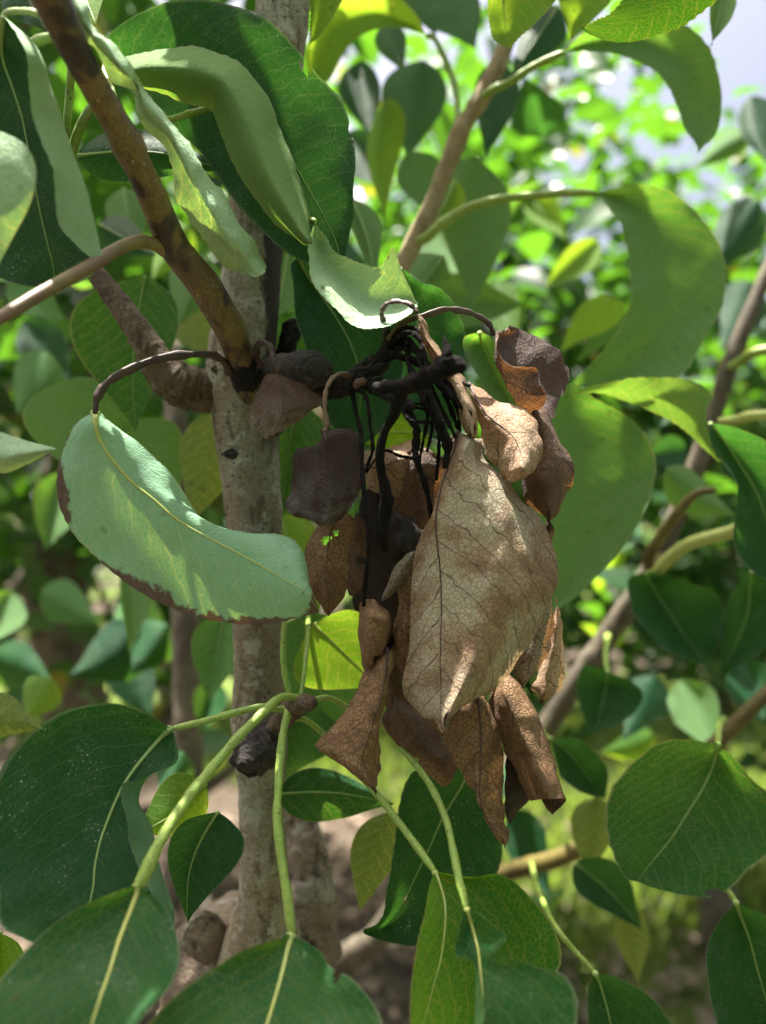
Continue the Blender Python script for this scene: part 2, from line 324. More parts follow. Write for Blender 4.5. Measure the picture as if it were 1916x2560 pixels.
def ptube(name, pts, mat, parent=None, **kw):
    """Tube from photo directions: (x, y, depth mm, half width px)."""
    p = np.asarray(pts, float); return tube(name, W(p[:, 0], p[:, 1], p[:, 2]), p[:, 3] * p[:, 2] / 1000 / F, mat, parent, **kw)

LEAFN = 0
FLARE = lambda t, th: (0.86 + 0.4 * np.exp(-t / 0.03) - 0.25 * np.exp(-(1 - t) / 0.03) + 0.05 * math.sin(t * 23) + 0.03 * math.sin(t * 61)) * (1 - 0.16 * np.exp(-((th - 1.5) / 0.35) ** 2))
RIDGE = lambda t, th: 1 + 0.16 * np.sin(3 * th + 5 * t) + 0.16 * math.sin(t * 31 + 1) + 0.12 * math.sin(t * 67) + 0.5 * math.exp(-t / 0.04)
DRY = ('tan', 'tan2', 'brown', 'cocoa', 'grey', 'sooty', 'bloom', 'black')
def leaf(rows, d, mat, parent, face='top', d2=None, mid=1, nt=36, ns=22, rib=None, ribr=0.55, pet=None, petmat='petiole',
         wav=0.35, ragged=0.0, holes=(), label=None, serr=0.0, crum=None):
    """Leaf blade through control rows (base to tip, each row across) with one depth per column; becomes leaf > midrib, petiole."""
    global LEAFN; LEAFN += 1; r_ = rows[1][0]; seed = int(r_[0] * 7 + r_[1] * 13 + 90001) % 99991
    m = max(len(r) for r in rows if isinstance(r, list)); k = len(rows)
    if not isinstance(d, (tuple, list)): d = (d,) * m
    d2 = d if d2 is None else d2
    if not isinstance(d2, (tuple, list)): d2 = (d2,) * m
    G = np.zeros((k, m, 3))
    for i, r in enumerate(rows):
        t = i / (k - 1); dd = [d[j] * (1 - t) + d2[j] * t for j in range(m)]
        if isinstance(r, tuple): r = [r] * m; dd = [sum(dd) / m + 0 * q for q in dd]
        for j in range(m):
            q = r[j]; G[i, j] = (q[0], q[1], q[2] if len(q) > 2 else dd[j])
    # spread end points a little so the grid stays regular
    for e, nb in ((0, 1), (-1, -2)):
        if np.ptp(G[e, :, 0]) < 1 and np.ptp(G[e, :, 1]) < 1:
            G[e] = G[e] * 0.96 + G[nb] * 0.04
    G = cr(G, nt); G = np.swapaxes(cr(np.swapaxes(G, 0, 1), ns), 0, 1)
    if not serr and mat not in DRY and nt >= 40: serr = 0.9
    ragged = ragged * (1.5 if mat in DRY else 1)
    # uneven margins
    if ragged or serr:
        r0 = np.random.default_rng(seed); tt = np.linspace(0, 1, nt)
        for e in (0, -1):
            f = sum(np.sin(tt * q + r0.uniform(0, 6)) for q in (9, 17, 31, 53)) / 4 * ragged + serr * np.where(np.arange(nt) % 2 == 0, 1, -1)
            nb = 2 if e == 0 else -3
            dirv = G[:, e, :2] - G[:, nb, :2]; L = np.linalg.norm(dirv, axis=1)[:, None] + 1e-6
            G[:, e, :2] += dirv / L * np.minimum(f[:, None] * 1.0, 40)
    P = W(G[..., 0], G[..., 1], G[..., 2])
    du = np.gradient(P, axis=0); dv = np.gradient(P, axis=1); N = np.cross(du, dv); N /= np.linalg.norm(N, axis=-1)[..., None] + 1e-12
    size = np.linalg.norm(P[-1, ns // 2] - P[0, ns // 2]); wv = wave(seed)
    sarr = np.abs(np.linspace(-1, 1, ns))[None, :]
    amp = wav / 1000 * (0.35 + 0.9 * sarr ** 2)
    P = P + N * (amp * wv(P, 130))[..., None] + N * (0.4 * amp * wv(P, 330))[..., None]
    if crum is None: crum = 0.34 if mat in DRY else 0.0
    if crum:
        w2 = wave(seed + 3, 12); f = w2(P, 260); P = P + N * (crum / 1000 * (1.2 * np.abs(f) - 0.6 + 0.5 * w2(P, 620)))[..., None]
    mj = int(round(mid * (ns - 1) / (m - 1)))
    seg = np.linalg.norm(np.diff(P, axis=1), axis=-1); cum = np.concatenate([np.zeros((nt, 1)), np.cumsum(seg, 1)], 1) * 100; cum = cum - cum[:, mj:mj + 1]
    ml = np.concatenate([[0], np.cumsum(np.linalg.norm(np.diff(P[:, mj], axis=0), axis=-1))]) * 100
    uv = np.stack([cum, np.repeat(ml[:, None], ns, 1)], -1).reshape(-1, 2)
    st = np.stack(np.meshgrid(np.linspace(0, 1, ns), np.linspace(0, 1, nt)), -1).reshape(-1, 2)
    V = P.reshape(-1, 3)
    tocam = np.array([0, 0, CAMZ]) - P
    facing = (N * tocam).sum(-1)[2:-2, :max(2, mj)].mean()
    flip = (facing > 0) == (face == 'top')
    Fc = []; gx = (G[:-1, :-1] + G[1:, 1:]) / 2
    hw = np.random.default_rng(seed + 1)
    for i in range(nt - 1):
        for j in range(ns - 1):
            if any((gx[i, j, 0] - h[0]) ** 2 + (gx[i, j, 1] - h[1]) ** 2 < (h[2] * hw.uniform(0.75, 1.2)) ** 2 for h in holes): continue
            a = i * ns + j; q = (a, a + 1, a + ns + 1, a + ns)
            Fc.append(q[::-1] if flip else q)
    o = new_mesh('leaf', V, Fc, M[mat] if isinstance(mat, str) else mat, parent, {'cm': uv, 'st': st})
    if label: o['label'] = label
    if rib:
        C = P[:, mj][::2]; q = np.linspace(0, 1, len(C)); t = 0.12 + 0.88 * (1 - q) ** 1.2 + 0.9 * np.exp(-q / 0.06)
        tube('midrib', C, ribr / 1000 * t, M[rib], o, n=len(C) * 2, sides=6)
    if pet is not None:
        pp = list(pet)
        if len(pp[-1]) == 4:
            ptube('petiole', pp, M[petmat], o, n=max(24, 8 * len(pp)), sides=12, rough=0.05 if 'pet' in petmat else 0.12, seed=seed, rad=FLARE if petmat == 'petiole' else RIDGE)
    return o

def sleaf(b, t, wl, wr, d, mat, parent, face='under', d2=None, bend=0.0, fold=0.0, pet=None, petmat='petiole', rib=None, label=None, nt=22, ns=13, curl=0, wav=0.5):
    """Ovate leaf from base and tip directions with half widths in px, a sideways bend and a fold in mm."""
    b = np.array(b, float); t = np.array(t, float); ax = t - b; L = np.linalg.norm(ax); ax /= L; nrm = np.array([ax[1], -ax[0]])   # left of travel
    d2 = d if d2 is None else d2; rows = []
    prof = [(0.0, 0), (0.05, .40), (0.14, .80), (0.27, 1.0), (0.42, .97), (0.57, .78), (0.71, .52), (0.83, .29), (0.92, .12), (1, 0)]
    for q, w in prof:
        c = b + ax * L * q + nrm * bend * math.sin(math.pi * q); dm = d * (1 - q) + d2 * q - curl * math.sin(math.pi * q)
        if w == 0: rows.append((c[0], c[1], dm)); continue
        l = c - nrm * wl * w; r = c + nrm * wr * w
        rows.append([(l[0], l[1], dm + fold * w), (c[0], c[1], dm), (r[0], r[1], dm + fold * w)])
    rows = [[r, r, r] if isinstance(r, tuple) else r for r in rows]
    return leaf(rows, d, mat, parent, face, nt=nt, ns=ns, pet=pet, petmat=petmat, rib=rib, label=label, wav=wav)

def thing(name, label, cat, loc, group=None, kind=None):
    o = bpy.data.objects.new(name, None); COL.objects.link(o); o.location = loc; o.empty_display_size = 0.1
    o['label'] = label; o['category'] = cat
    if group: o['group'] = group
    if kind: o['kind'] = kind
    return o

# ------------------------------------------------------------------ ground
def ground_mat():
    g = NT('orchard_floor'); o = g.n('TexCoord').outputs['Object']
    sp = g.n('SeparateXYZ'); g.put(sp.inputs[0], o)
    n1 = g.noise(o, 3.0, 5, 0.65); n2 = g.noise(o, 22, 4, 0.6); n3 = g.noise(o, 90, 3)
    soil = g.mix(g.ramp(n2, 0.35, 0.7), (0.05, 0.039, 0.028), (0.10, 0.08, 0.06)); soil = g.mix(g.ramp(n3, 0.5, 0.75), soil, (0.14, 0.115, 0.09))
    turf = g.mix(g.ramp(n2, 0.3, 0.7), (0.07, 0.11, 0.02), (0.13, 0.16, 0.045)); turf = g.mix(g.ramp(n3, 0.4, 0.8), turf, (0.06, 0.10, 0.02))
    y = g.math('ADD', sp.outputs[1], g.math('MULTIPLY', g.math('SUBTRACT', n1, 0.5), 0.9))
    # the bare strip under each tree row repeats every 3.6 m
    ph = g.math('ABSOLUTE', g.math('SUBTRACT', g.math('FRACT', g.math('DIVIDE', g.math('ADD', y, 1.55), 3.6)), 0.5))
    m = g.ramp(ph, 0.25, 0.30)
    xx = g.math('ADD', g.math('ADD', sp.outputs[0], g.math('MULTIPLY', g.math('SUBTRACT', n1, 0.5), 0.8)), g.math('MULTIPLY', g.math('MAXIMUM', g.math('SUBTRACT', sp.outputs[1], 3.2), 0.0), 2.0))
    m = g.math('MULTIPLY', m, g.ramp(xx, 0.40, 0.62))
    c = g.mix(m, soil, turf)
    return g.finish(g.bsdf(c, 0.95, g.bump(g.math('ADD', n2, g.math('MULTIPLY', n3, 0.5)), 0.03, 0.8), 0.1))
xs = np.concatenate([-np.geomspace(150, 6, 10), np.linspace(-5, 5, 61), np.geomspace(6, 150, 10)])
ys = np.concatenate([-np.geomspace(150, 6, 10), np.linspace(-5, 9, 85), np.geomspace(10, 150, 10)])
gx, gy = np.meshgrid(xs, ys); wv = wave(3)
gp = np.stack([gx.ravel(), gy.ravel(), np.zeros(gx.size)], 1); gp[:, 2] = 0.012 * wv(gp, 2.0) + 0.008 * wv(gp, 6) - 0.02
nx = len(xs); gf = [(j * nx + i, j * nx + i + 1, (j + 1) * nx + i + 1, (j + 1) * nx + i) for j in range(len(ys) - 1) for i in range(nx - 1)]
ground = new_mesh('ground', gp, gf, ground_mat()); ground['kind'] = 'structure'; ground['label'] = 'bare brown soil strip and mown green alley of the orchard floor'; ground['category'] = 'ground'

def leafcloud_mesh(name, pos, X, Yv, Z, size, width, mat, parent=None, fold=0.10):
    """Many small leaves in one mesh; X along, Yv across, Z blade normal (top side)."""
    T = np.array([(0, 0, 0), (.4, 0, -.02), (.75, 0, -.07), (1, 0, -.16), (.12, .30, fold * .6), (.42, .5, fold), (.75, .33, fold * .4), (.12, -.30, fold * .6), (.42, -.5, fold), (.75, -.33, fold * .4)])
    Fq = [(0, 1, 5, 4), (1, 2, 6, 5), (2, 3, 6), (1, 0, 7, 8), (2, 1, 8, 9), (3, 2, 9)]
    n = len(pos)
    V = pos[:, None] + size[:, None, None] * (T[None, :, 0:1] * X[:, None] + T[None, :, 1:2] * width[:, None, None] * Yv[:, None] + T[None, :, 2:3] * Z[:, None])
    V = V.reshape(-1, 3); base = (np.arange(n) * 10)[:, None]
    quads = np.concatenate([base + np.array([f]) for f in Fq if len(f) == 4], 0); tris = np.concatenate([base + np.array([f]) for f in Fq if len(f) == 3], 0)
    me = bpy.data.meshes.new(name); nq, ntri = len(quads), len(tris)
    me.vertices.add(len(V)); me.vertices.foreach_set('co', V.astype(np.float32).ravel())
    me.loops.add(nq * 4 + ntri * 3); me.loops.foreach_set('vertex_index', np.concatenate([quads.ravel(), tris.ravel()]).astype(np.int32))
    me.polygons.add(nq + ntri); me.polygons.foreach_set('loop_start', np.concatenate([np.arange(nq) * 4, nq * 4 + np.arange(ntri) * 3]).astype(np.int32))
    me.polygons.foreach_set('use_smooth', [True] * (nq + ntri))
    me.update(calc_edges=True); me.validate()
    at = me.attributes.new('tone', 'FLOAT', 'POINT'); at.data.foreach_set('value', np.repeat(rng.uniform(0, 1, n), 10).astype(np.float32))
    me.materials.append(mat)
    o = bpy.data.objects.new(name, me); COL.objects.link(o)
    if parent is not None: attach(o, parent)
    return o

def foliage(name, a, b, c, trans, tf=0.45, rough=0.38):
    g = NT(name); at = g.n('Attribute', attribute_name='tone').outputs['Fac']
    top = g.mix(g.ramp(at, 0.0, 0.6), a, b); top = g.mix(g.ramp(at, 0.95, 0.99), top, c)
    back = g.n('NewGeometry').outputs['Backfacing']
    col = g.mix(back, top, (0.07, 0.145, 0.06))
    sh = g.bsdf(col, g.math('ADD', rough, g.math('MULTIPLY', back, 0.3)), None, 0.5)
    tl = g.n('BsdfTranslucent'); g.put(tl.inputs[0], g.mix(g.ramp(at, 0.95, 0.99), trans, (0.45, 0.38, 0.03)))
    mx = g.n('MixShader'); mx.inputs[0].default_value = tf; g.t.links.new(sh, mx.inputs[1]); g.t.links.new(tl.outputs[0], mx.inputs[2])
    return g.finish(mx.outputs[0])
M['foliage'] = foliage('foliage', (0.010, 0.038, 0.015), (0.022, 0.072, 0.018), (0.12, 0.13, 0.02), (0.12, 0.32, 0.014), tf=0.38)
M['grassblade'] = foliage('grass_blade', (0.035, 0.075, 0.012), (0.075, 0.115, 0.025), (0.22, 0.19, 0.08), (0.25, 0.36, 0.04), rough=0.5)
M['litter'] = plain('litter', (0.22, 0.17, 0.12), (0.12, 0.085, 0.055), 0.8, 60, 0.001)

def frames(n, droop=0.35, spread=1.0):
    az = rng.uniform(0, 2 * np.pi, n); X = np.stack([np.cos(az), np.sin(az), -droop + rng.normal(0, 0.45, n) * spread], 1); X /= np.linalg.norm(X, axis=1)[:, None]
    Zr = np.stack([rng.normal(0, 0.55, n) * spread, rng.normal(0, 0.55, n) * spread, np.ones(n)], 1)
    Yv = np.cross(Zr, X); Yv /= np.linalg.norm(Yv, axis=1)[:, None]; Z = np.cross(X, Yv)
    return X, Yv, Z

# grass of the mown alley: blades nobody could count
n = 26000
gpos = np.stack([rng.uniform(-2.6, 3.6, n), rng.uniform(2.2, 5.2, n), np.full(n, -0.015)], 1)
dens = wave(9)(gpos, 2.5); gpos = gpos[(gpos[:, 1] + 0.18 * dens > 2.4) & (gpos[:, 0] + 0.25 * dens + 2 * np.maximum(gpos[:, 1] - 3.2, 0) > 0.5)]; n = len(gpos)
az = rng.uniform(0, 6.28, n); X = np.stack([np.cos(az) * .45, np.sin(az) * .45, np.ones(n)], 1); X += rng.normal(0, .18, X.shape); X /= np.linalg.norm(X, axis=1)[:, None]
Yv = np.stack([-np.sin(az), np.cos(az), np.zeros(n)], 1); Z = np.cross(X, Yv)
grass = leafcloud_mesh('grass', gpos, X, Yv, Z, rng.uniform(0.05, 0.14, n), rng.uniform(0.10, 0.2, n), M['grassblade'], None, 0.02)
grass['kind'] = 'stuff'; grass['label'] = 'short sunlit grass covering the alley between the tree rows'; grass['category'] = 'grass'
n = 3200
lp = np.stack([rng.uniform(-2.4, 2.2, n), rng.uniform(0.7, 3.4, n), rng.uniform(-0.008, 0.012, n)], 1); X, Yv, Z = frames(n, 0, 0.35)
litter = leafcloud_mesh('leaf_litter', lp, X, Yv, Z, rng.uniform(0.03, 0.07, n), rng.uniform(.5, .8, n), M['litter'], None, 0.25)
litter['kind'] = 'stuff'; litter['label'] = 'fallen dry leaves scattered over the bare soil strip'; litter['category'] = 'leaf litter'

# ------------------------------------------------------------------ background pear trees
def pear_tree(base, h, rad, nleaf, seed, label, group=None, trunk_r=0.05, crown_lo=0.75, lean=(0, 0), tsize=(0.055, 0.085)):
    r = np.random.default_rng(seed); bx, by = base
    t = thing('pear_tree', label, 'tree', (bx, by, 0), group)
    top = np.array([bx + lean[0], by + lean[1], h * 0.86])
    C = [np.array([bx, by, -0.03])] + [np.array([bx, by, 0]) * (1 - q) + top * q + r.normal(0, 0.03, 3) for q in (0.12, .3, .5, .7, .87)] + [top]
    R = [trunk_r * k for k in (1.35, 1.05, .95, .8, .6, .35, .15)]
    tube('trunk', C, R, M['oldbark'], t, n=40, sides=14, rough=0.07, seed=seed, rscale=60)
    tips = []
    for k in range(9):
        q = r.uniform(0.3, 0.9); s = np.array([bx, by, 0]) * (1 - q) + top * q
        a = r.uniform(0, 6.28); L = rad * r.uniform(.6, 1.0) * (1.1 - q * .5)
        e = s + np.array([math.cos(a) * L, math.sin(a) * L, L * r.uniform(.3, .9)]); m = (s + e) / 2 + r.normal(0, .04, 3)
        tube('branch', [s, m, e], [trunk_r * .38, trunk_r * .25, trunk_r * .08], M['greytwig'], t, n=14, sides=8, rough=0.05, seed=seed + k)
        tips += [(s * (1 - f) + e * f) for f in (0.35, 0.6, 0.85, 1.0)]
    tips += list(C[3:]); tips = np.array(tips)
    # leaves in clumps on the branches, leaving gaps between clumps
    cl = []
    for k in range(int(nleaf / 24)):
        a = r.uniform(0, 6.28); u = r.uniform(-1, 1); rr = r.uniform(0.25, 1) ** 0.5
        c = np.array([bx + lean[0] * .5 + rad * rr * math.sqrt(1 - u * u) * math.cos(a), by + lean[1] * .5 + rad * rr * math.sqrt(1 - u * u) * math.sin(a),
                      crown_lo + (h - crown_lo) * (0.5 + 0.5 * u * rr)])
        cl.append(c + r.normal(0, 0.085, (24, 3)))
    pos = np.concatenate(cl); n = len(pos); X, Yv, Z = frames(n)
    cr_ = leafcloud_mesh('crown', pos, X, Yv, Z, r.uniform(tsize[0], tsize[1], n), r.uniform(.55, .75, n), M['foliage'], t)
    return t
GRP = 'pear trees standing behind in the orchard'
LB = 'full-leaved pear tree blurred behind the trunk, part of the orchard behind'
NEXT = 'leafy pear tree of the next orchard row beyond the grass'
for bx, by, h, rad, nl, sd in ((-3.1, 4.9, 3.6, 1.0, 3600, 11), (-1.3, 5.1, 3.8, 1.0, 3800, 12), (0.4, 4.9, 3.3, 1.0, 3600, 13), (2.0, 5.0, 2.6, .95, 3400, 14), (3.6, 5.2, 3.0, .95, 3200, 15)):
    pear_tree((bx, by), h, rad, nl, sd, NEXT, 'pear trees of the next orchard row', crown_lo=0.5)
FARROW = 'distant pear tree of the row beyond the next one'
for k in range(7):
    pear_tree((-6.3 + 2.1 * k, 8.8 + 0.3 * (k % 2)), (3.3, 3.0, 3.5, 3.1, 2.8, 2.9, 3.1)[k], 1.25, 1700, 40 + k, FARROW, 'pear trees of the far orchard row', crown_lo=0.25, tsize=(.08, .13))
pear_tree((-0.50, 1.30), 2.9, .62, 3200, 21, 'pear tree with thick brown trunk dappled by sun, behind the pale curled leaf', None, 0.062, 0.95, (-.12, .2))
pear_tree((1.05, 2.35), 2.55, .68, 4000, 22, 'bushy sunlit pear tree beside the grass, sky showing past it', None, 0.05, 0.62, (.05, .1))
pear_tree((0.28, 2.1), 2.75, .62, 3600, 23, 'tall shaded pear tree seen between the tan shoot and the big trunk', None, 0.055, 0.70, (0, .1))
pear_tree((-0.75, 2.7), 2.9, .70, 3200, 24, 'pear tree between the dappled brown trunk and the next row', None, 0.05, 0.75, (0, .1))
# unseen trees of this row and the one behind, added to cut ambient light
for k, (bx, by) in enumerate(((-1.75, 0.25), (1.8, 0.35))):
    pear_tree((bx, by), 2.9, .8, 1700, 60 + k, ('unseen pear tree of the same row, added to cut ambient light, beyond the rolled dark leaf', 'unseen pear tree of the same row, added to cut ambient light, beyond the leaning stem')[k], None, crown_lo=0.6)
for k in range(3):
    pear_tree((-2.0 + 2.0 * k, -2.6), 3.1, 1.05, 1900, 70 + k, 'unseen pear tree of the row opposite the blighted tree, added to cut ambient light', 'unseen pear trees added behind to cut ambient light', crown_lo=0.4, tsize=(.07, .11))
# ------------------------------------------------------------------ neighbouring tree: leaning grey branch with dark leaves, right behind the dead leaves
NB = thing('pear_tree', 'young leaning pear tree with grey slanting stem and dark glossy leaves behind the dead cluster', 'tree', (-0.14, 0.95, 0))
p = np.array([(-0.14, .95, -.03, .016), (-.12, .92, .2, .0145), (-.10, .85, .5, .0125)])
up = [(760, 2560, 700, 38), (841, 2415, 660, 36), (941, 2345, 630, 33), (1100, 2130, 590, 31), (1357, 1829, 545, 28), (1442, 1701, 530, 27), (1531, 1574, 525, 27), (1640, 1400, 515, 25), (1720, 1220, 510, 24), (1782, 1046, 505, 22), (1825, 910, 500, 21), (1879, 775, 500, 20), (1916, 690, 500, 18), (1990, 520, 500, 15)]
u = np.array(up, float); PP = np.concatenate([p[:, :3], W(u[:, 0], u[:, 1], u[:, 2])]); RR = np.concatenate([p[:, 3], u[:, 3] * u[:, 2] / 1000 / F])
tube('trunk', PP, RR, M['greytwig'], NB, n=90, sides=14, rough=0.07, seed=4, rscale=90)
ptube('branch', [(1090, 2140, 590, 20), (1200, 2195, 520, 22), (1300, 2170, 490, 22), (1420, 2135, 470, 22), (1560, 2060, 460, 21), (1720, 1930, 450, 21), (1809, 1840, 450, 20), (1916, 1736, 450, 18), (2060, 1600, 450, 12)], M['olivetwig'], NB, n=50, sides=12, rough=0.05, seed=6)
ptube('branch', [(1660, 1380, 520, 14), (1640, 1440, 470, 15), (1622, 1396, 430, 15), (1655, 1338, 420, 14), (1697, 1280, 415, 13), (1740, 1235, 410, 10), (1790, 1225, 408, 8)], M['olivetwig'], NB, n=36, sides=10, rough=0.04, seed=7)
def RL(rows, d, mat, face='top', **kw): return leaf(rows, d, mat, NB, face, nt=26, ns=15, **kw)
RL([(1615, 1430), [(1572, 1450), (1635, 1470), (1705, 1450)], [(1580, 1520), (1670, 1525), (1790, 1488)], [(1620, 1580), (1705, 1578), (1812, 1535)], [(1680, 1633), (1735, 1620), (1798, 1600)], (1765, 1660)],
   (410, 425, 412), 'dark', d2=(400, 410, 402), rib='rib_green', pet=[(1640, 1440, 424, 8), (1618, 1432, 418, 7)])
RL([(1880, 1430), [(1845, 1460), (1875, 1470), (1930, 1450)], [(1815, 1530), (1870, 1530), (1950, 1520)], [(1803, 1590), (1845, 1600), (1930, 1600)], [(1802, 1640), (1825, 1640), (1870, 1655)], (1803, 1672)],
   (400, 410, 402), 'dark', rib='rib_green', pet=[(1960, 1340, 420, 8), (1930, 1380, 412, 8), (1880, 1432, 405, 7)])
RL([(1520, 1680), [(1460, 1662), (1518, 1705), (1575, 1700)], [(1440, 1710), (1512, 1735), (1608, 1735)], [(1448, 1760), (1504, 1770), (1590, 1778)], [(1465, 1800), (1495, 1805), (1545, 1812)], (1482, 1832)],
   (425, 436, 425), 'dark', d2=(415, 420, 415), rib='rib_green', pet=[(1520, 1590, 520, 8), (1515, 1640, 470, 7), (1520, 1682, 434, 7)])
RL([(1375, 1845), [(1385, 1890), (1410, 1870), (1440, 1845)], [(1405, 1945), (1450, 1915), (1490, 1880)], [(1450, 1980), (1485, 1960), (1520, 1925)], (1515, 2000)], (380, 388, 380), 'dark', rib='rib_green', pet=[(1352, 1835, 545, 8), (1360, 1840, 450, 8), (1376, 1846, 388, 7)])
RL([(1795, 1858), [(1720, 1852), (1788, 1895), (1835, 1895)], [(1640, 1862), (1775, 1935), (1880, 1955)], [(1565, 1925), (1750, 1985), (1930, 1990)], [(1522, 1995), (1715, 2040), (1960, 2060)], [(1516, 2065), (1690, 2080), (1940, 2120)], [(1528, 2125), (1660, 2120), (1880, 2167)], [(1550, 2170), (1630, 2155), (1800, 2240)], [(1568, 2195), (1605, 2188), (1690, 2232)], (1592, 2205)],
   (300, 316, 304), 'green', d2=(292, 300, 296), rib='rib_green', ribr=0.7, serr=2.0, holes=((1793, 2238, 14), (1700, 2230, 8), (1612, 2070, 7)), pet=[(1809, 1800, 445, 8), (1800, 1810, 370, 9), (1795, 1860, 314, 9)], label='broad glossy green leaf with notched tip')
RL([(1840, 2254), [(1800, 2297), (1852, 2290), (1900, 2283)], [(1768, 2370), (1875, 2350), (1970, 2330)], [(1770, 2460), (1895, 2425), (2020, 2410)], [(1785, 2540), (1920, 2510), (2030, 2500)], [(1830, 2620), (1950, 2600), (2020, 2590)], (1980, 2690)],
   (285, 300, 288), 'dark', rib='rib_green', ribr=0.7, pet=[(1760, 2030, 440, 8), (1800, 2180, 330, 8), (1840, 2256, 298, 8)])
RL([(1488, 2432), [(1474, 2470), (1500, 2460), (1550, 2445)], [(1468, 2540), (1518, 2520), (1640, 2505)], [(1475, 2620), (1535, 2600), (1690, 2600)], [(1500, 2690), (1545, 2690), (1640, 2700)], (1560, 2770)],
   (282, 292, 284), 'dark', rib='rib_green', ribr=0.7, pet=[(1330, 2160, 480, 6), (1345, 2220, 360, 8), (1385, 2310, 305, 8), (1440, 2380, 295, 8), (1488, 2434, 291, 8)])
sleaf((1490, 1992), (1470, 2192), 58, 62, 425, 'olive', NB, 'under', fold=6, pet=[(1500, 2090, 462, 5), (1497, 2000, 440, 5), (1490, 1990, 426, 5)])
sleaf((1440, 2160), (1608, 2330), 55, 65, 395, 'dark', NB, 'top', fold=-6, bend=12, rib='rib_green')
sleaf((1560, 2255), (1600, 2475), 35, 50, 400, 'olive', NB, 'under', fold=5)
sleaf((1665, 1170), (1840, 1290), 55, 45, 435, 'soft', NB, 'under', bend=-14, fold=6)
sleaf((1562, 755), (1400, 885), 45, 45, 485, 'yellow', NB, 'under', bend=-20)
sleaf((1560, 780), (1440, 905), 18, 30, 500, 'green', NB, 'under')
RL([(1775, 1057), [(1775, 1090), (1810, 1100), (1850, 1072)], [(1800, 1145), (1850, 1160), (1930, 1110)], [(1840, 1210), (1885, 1215), (1990, 1180)], [(1838, 1290), (1910, 1275), (2020, 1260)], [(1838, 1360), (1930, 1340), (2020, 1360)], [(1880, 1430), (1950, 1410), (2000, 1430)], (1970, 1480)],
   (332, 345, 335), 'dark', rib='rib_green', label='large blue-green leaf hanging over a bright yellow leaf stalk')
ptube('petiole', [(1635, 1437, 424, 14), (1678, 1392, 410, 15), (1732, 1357, 395, 16), (1829, 1330, 378, 17), (1900, 1300, 360, 14), (1960, 1290, 350, 10)], M['rib_yellow'], NB, n=24, sides=10)
ptube('petiole', [(1822, 920, 500, 8), (1850, 905, 470, 12), (1890, 880, 450, 13), (1960, 870, 440, 12)], M['petiole'], NB, n=20, sides=10)
ptube('petiole', [(1800, 1052, 420, 8), (1840, 1050, 410, 12), (1880, 1040, 400, 13), (1960, 1036, 395, 12)], M['rib_yellow'], NB, n=20, sides=10)
# blurred leaves of the same tree farther back: (base, tip, half widths, depth mm, material, side)
FAR = [((1075, 560), (1180, 700), 60, 60, 520, 'soft', 'under'), ((1240, 700), (1300, 860), 55, 50, 560, 'yellow', 'top'), ((1090, 720), (1310, 760), 70, 60, 480, 'soft', 'under'),
       ((1500, 600), (1360, 720), 35, 45, 640, 'yellow', 'under'), ((1320, 480), (1420, 600), 40, 40, 700, 'yellow', 'under'), ((1600, 1300), (1480, 1420), 40, 40, 650, 'green', 'top'),
       ((1700, 930), (1640, 1080), 50, 50, 560, 'dark', 'top'), ((1720, 1120), (1600, 1150), 40, 45, 600, 'dark', 'top'), ((1880, 700), (1800, 880), 60, 60, 640, 'dark', 'top'),
       ((1900, 500), (1760, 700), 60, 60, 620, 'dark', 'top'), ((1700, 1700), (1790, 1890), 60, 60, 540, 'soft', 'under'), ((1640, 1690), (1560, 1850), 55, 60, 560, 'dark', 'top'),
       ((1850, 1650), (1916, 1820), 60, 60, 520, 'dark', 'top'), ((1900, 1980), (1880, 2180), 70, 70, 380, 'olive', 'under'), ((1320, 1900), (1270, 2020), 50, 45, 520, 'green', 'top'),
       ((1290, 2020), (1380, 2250), 55, 50, 520, 'dark', 'top'), ((1260, 2320), (1420, 2220), 40, 50, 560, 'soft', 'under'), ((1640, 1840), (1500, 1880), 40, 40, 620, 'yellow', 'top'),
       ((1260, 560), (1370, 450), 40, 40, 720, 'green', 'top'), ((1560, 1600), (1450, 1560), 40, 40, 760, 'yellow', 'top'), ((1500, 1480), (1560, 1330), 35, 35, 800, 'yellow', 'top'),
       ((1880, 240), (1930, 420), 40, 60, 560, 'dark', 'top'), ((1880, 330), (1740, 420), 35, 35, 640, 'soft', 'under'), ((1360, 340), (1310, 190), 70, 70, 560, 'dark', 'top')]
for b, t_, wl, wr, d, mt, fc in FAR:
    sleaf(b, t_, wl, wr, d, mt, NB, fc, d2=d * 0.94, bend=random.uniform(-15, 15), fold=random.choice((-1, 1)) * random.uniform(6, 20), nt=18, ns=11)

# the rest of this tree's blurred crown
n = 230
q = rng.uniform(0, 1, (n, 3)); dd = 680 + 760 * q[:, 2]
cpos = W(-150 + 2200 * q[:, 0], -150 + 2000 * q[:, 1] ** 0.9, dd)
X, Yv, Z = frames(n, 0.4)
leafcloud_mesh('crown', cpos, X, Yv, Z, rng.uniform(.04, .07, n), rng.uniform(.55, .75, n), M['foliage'], NB)
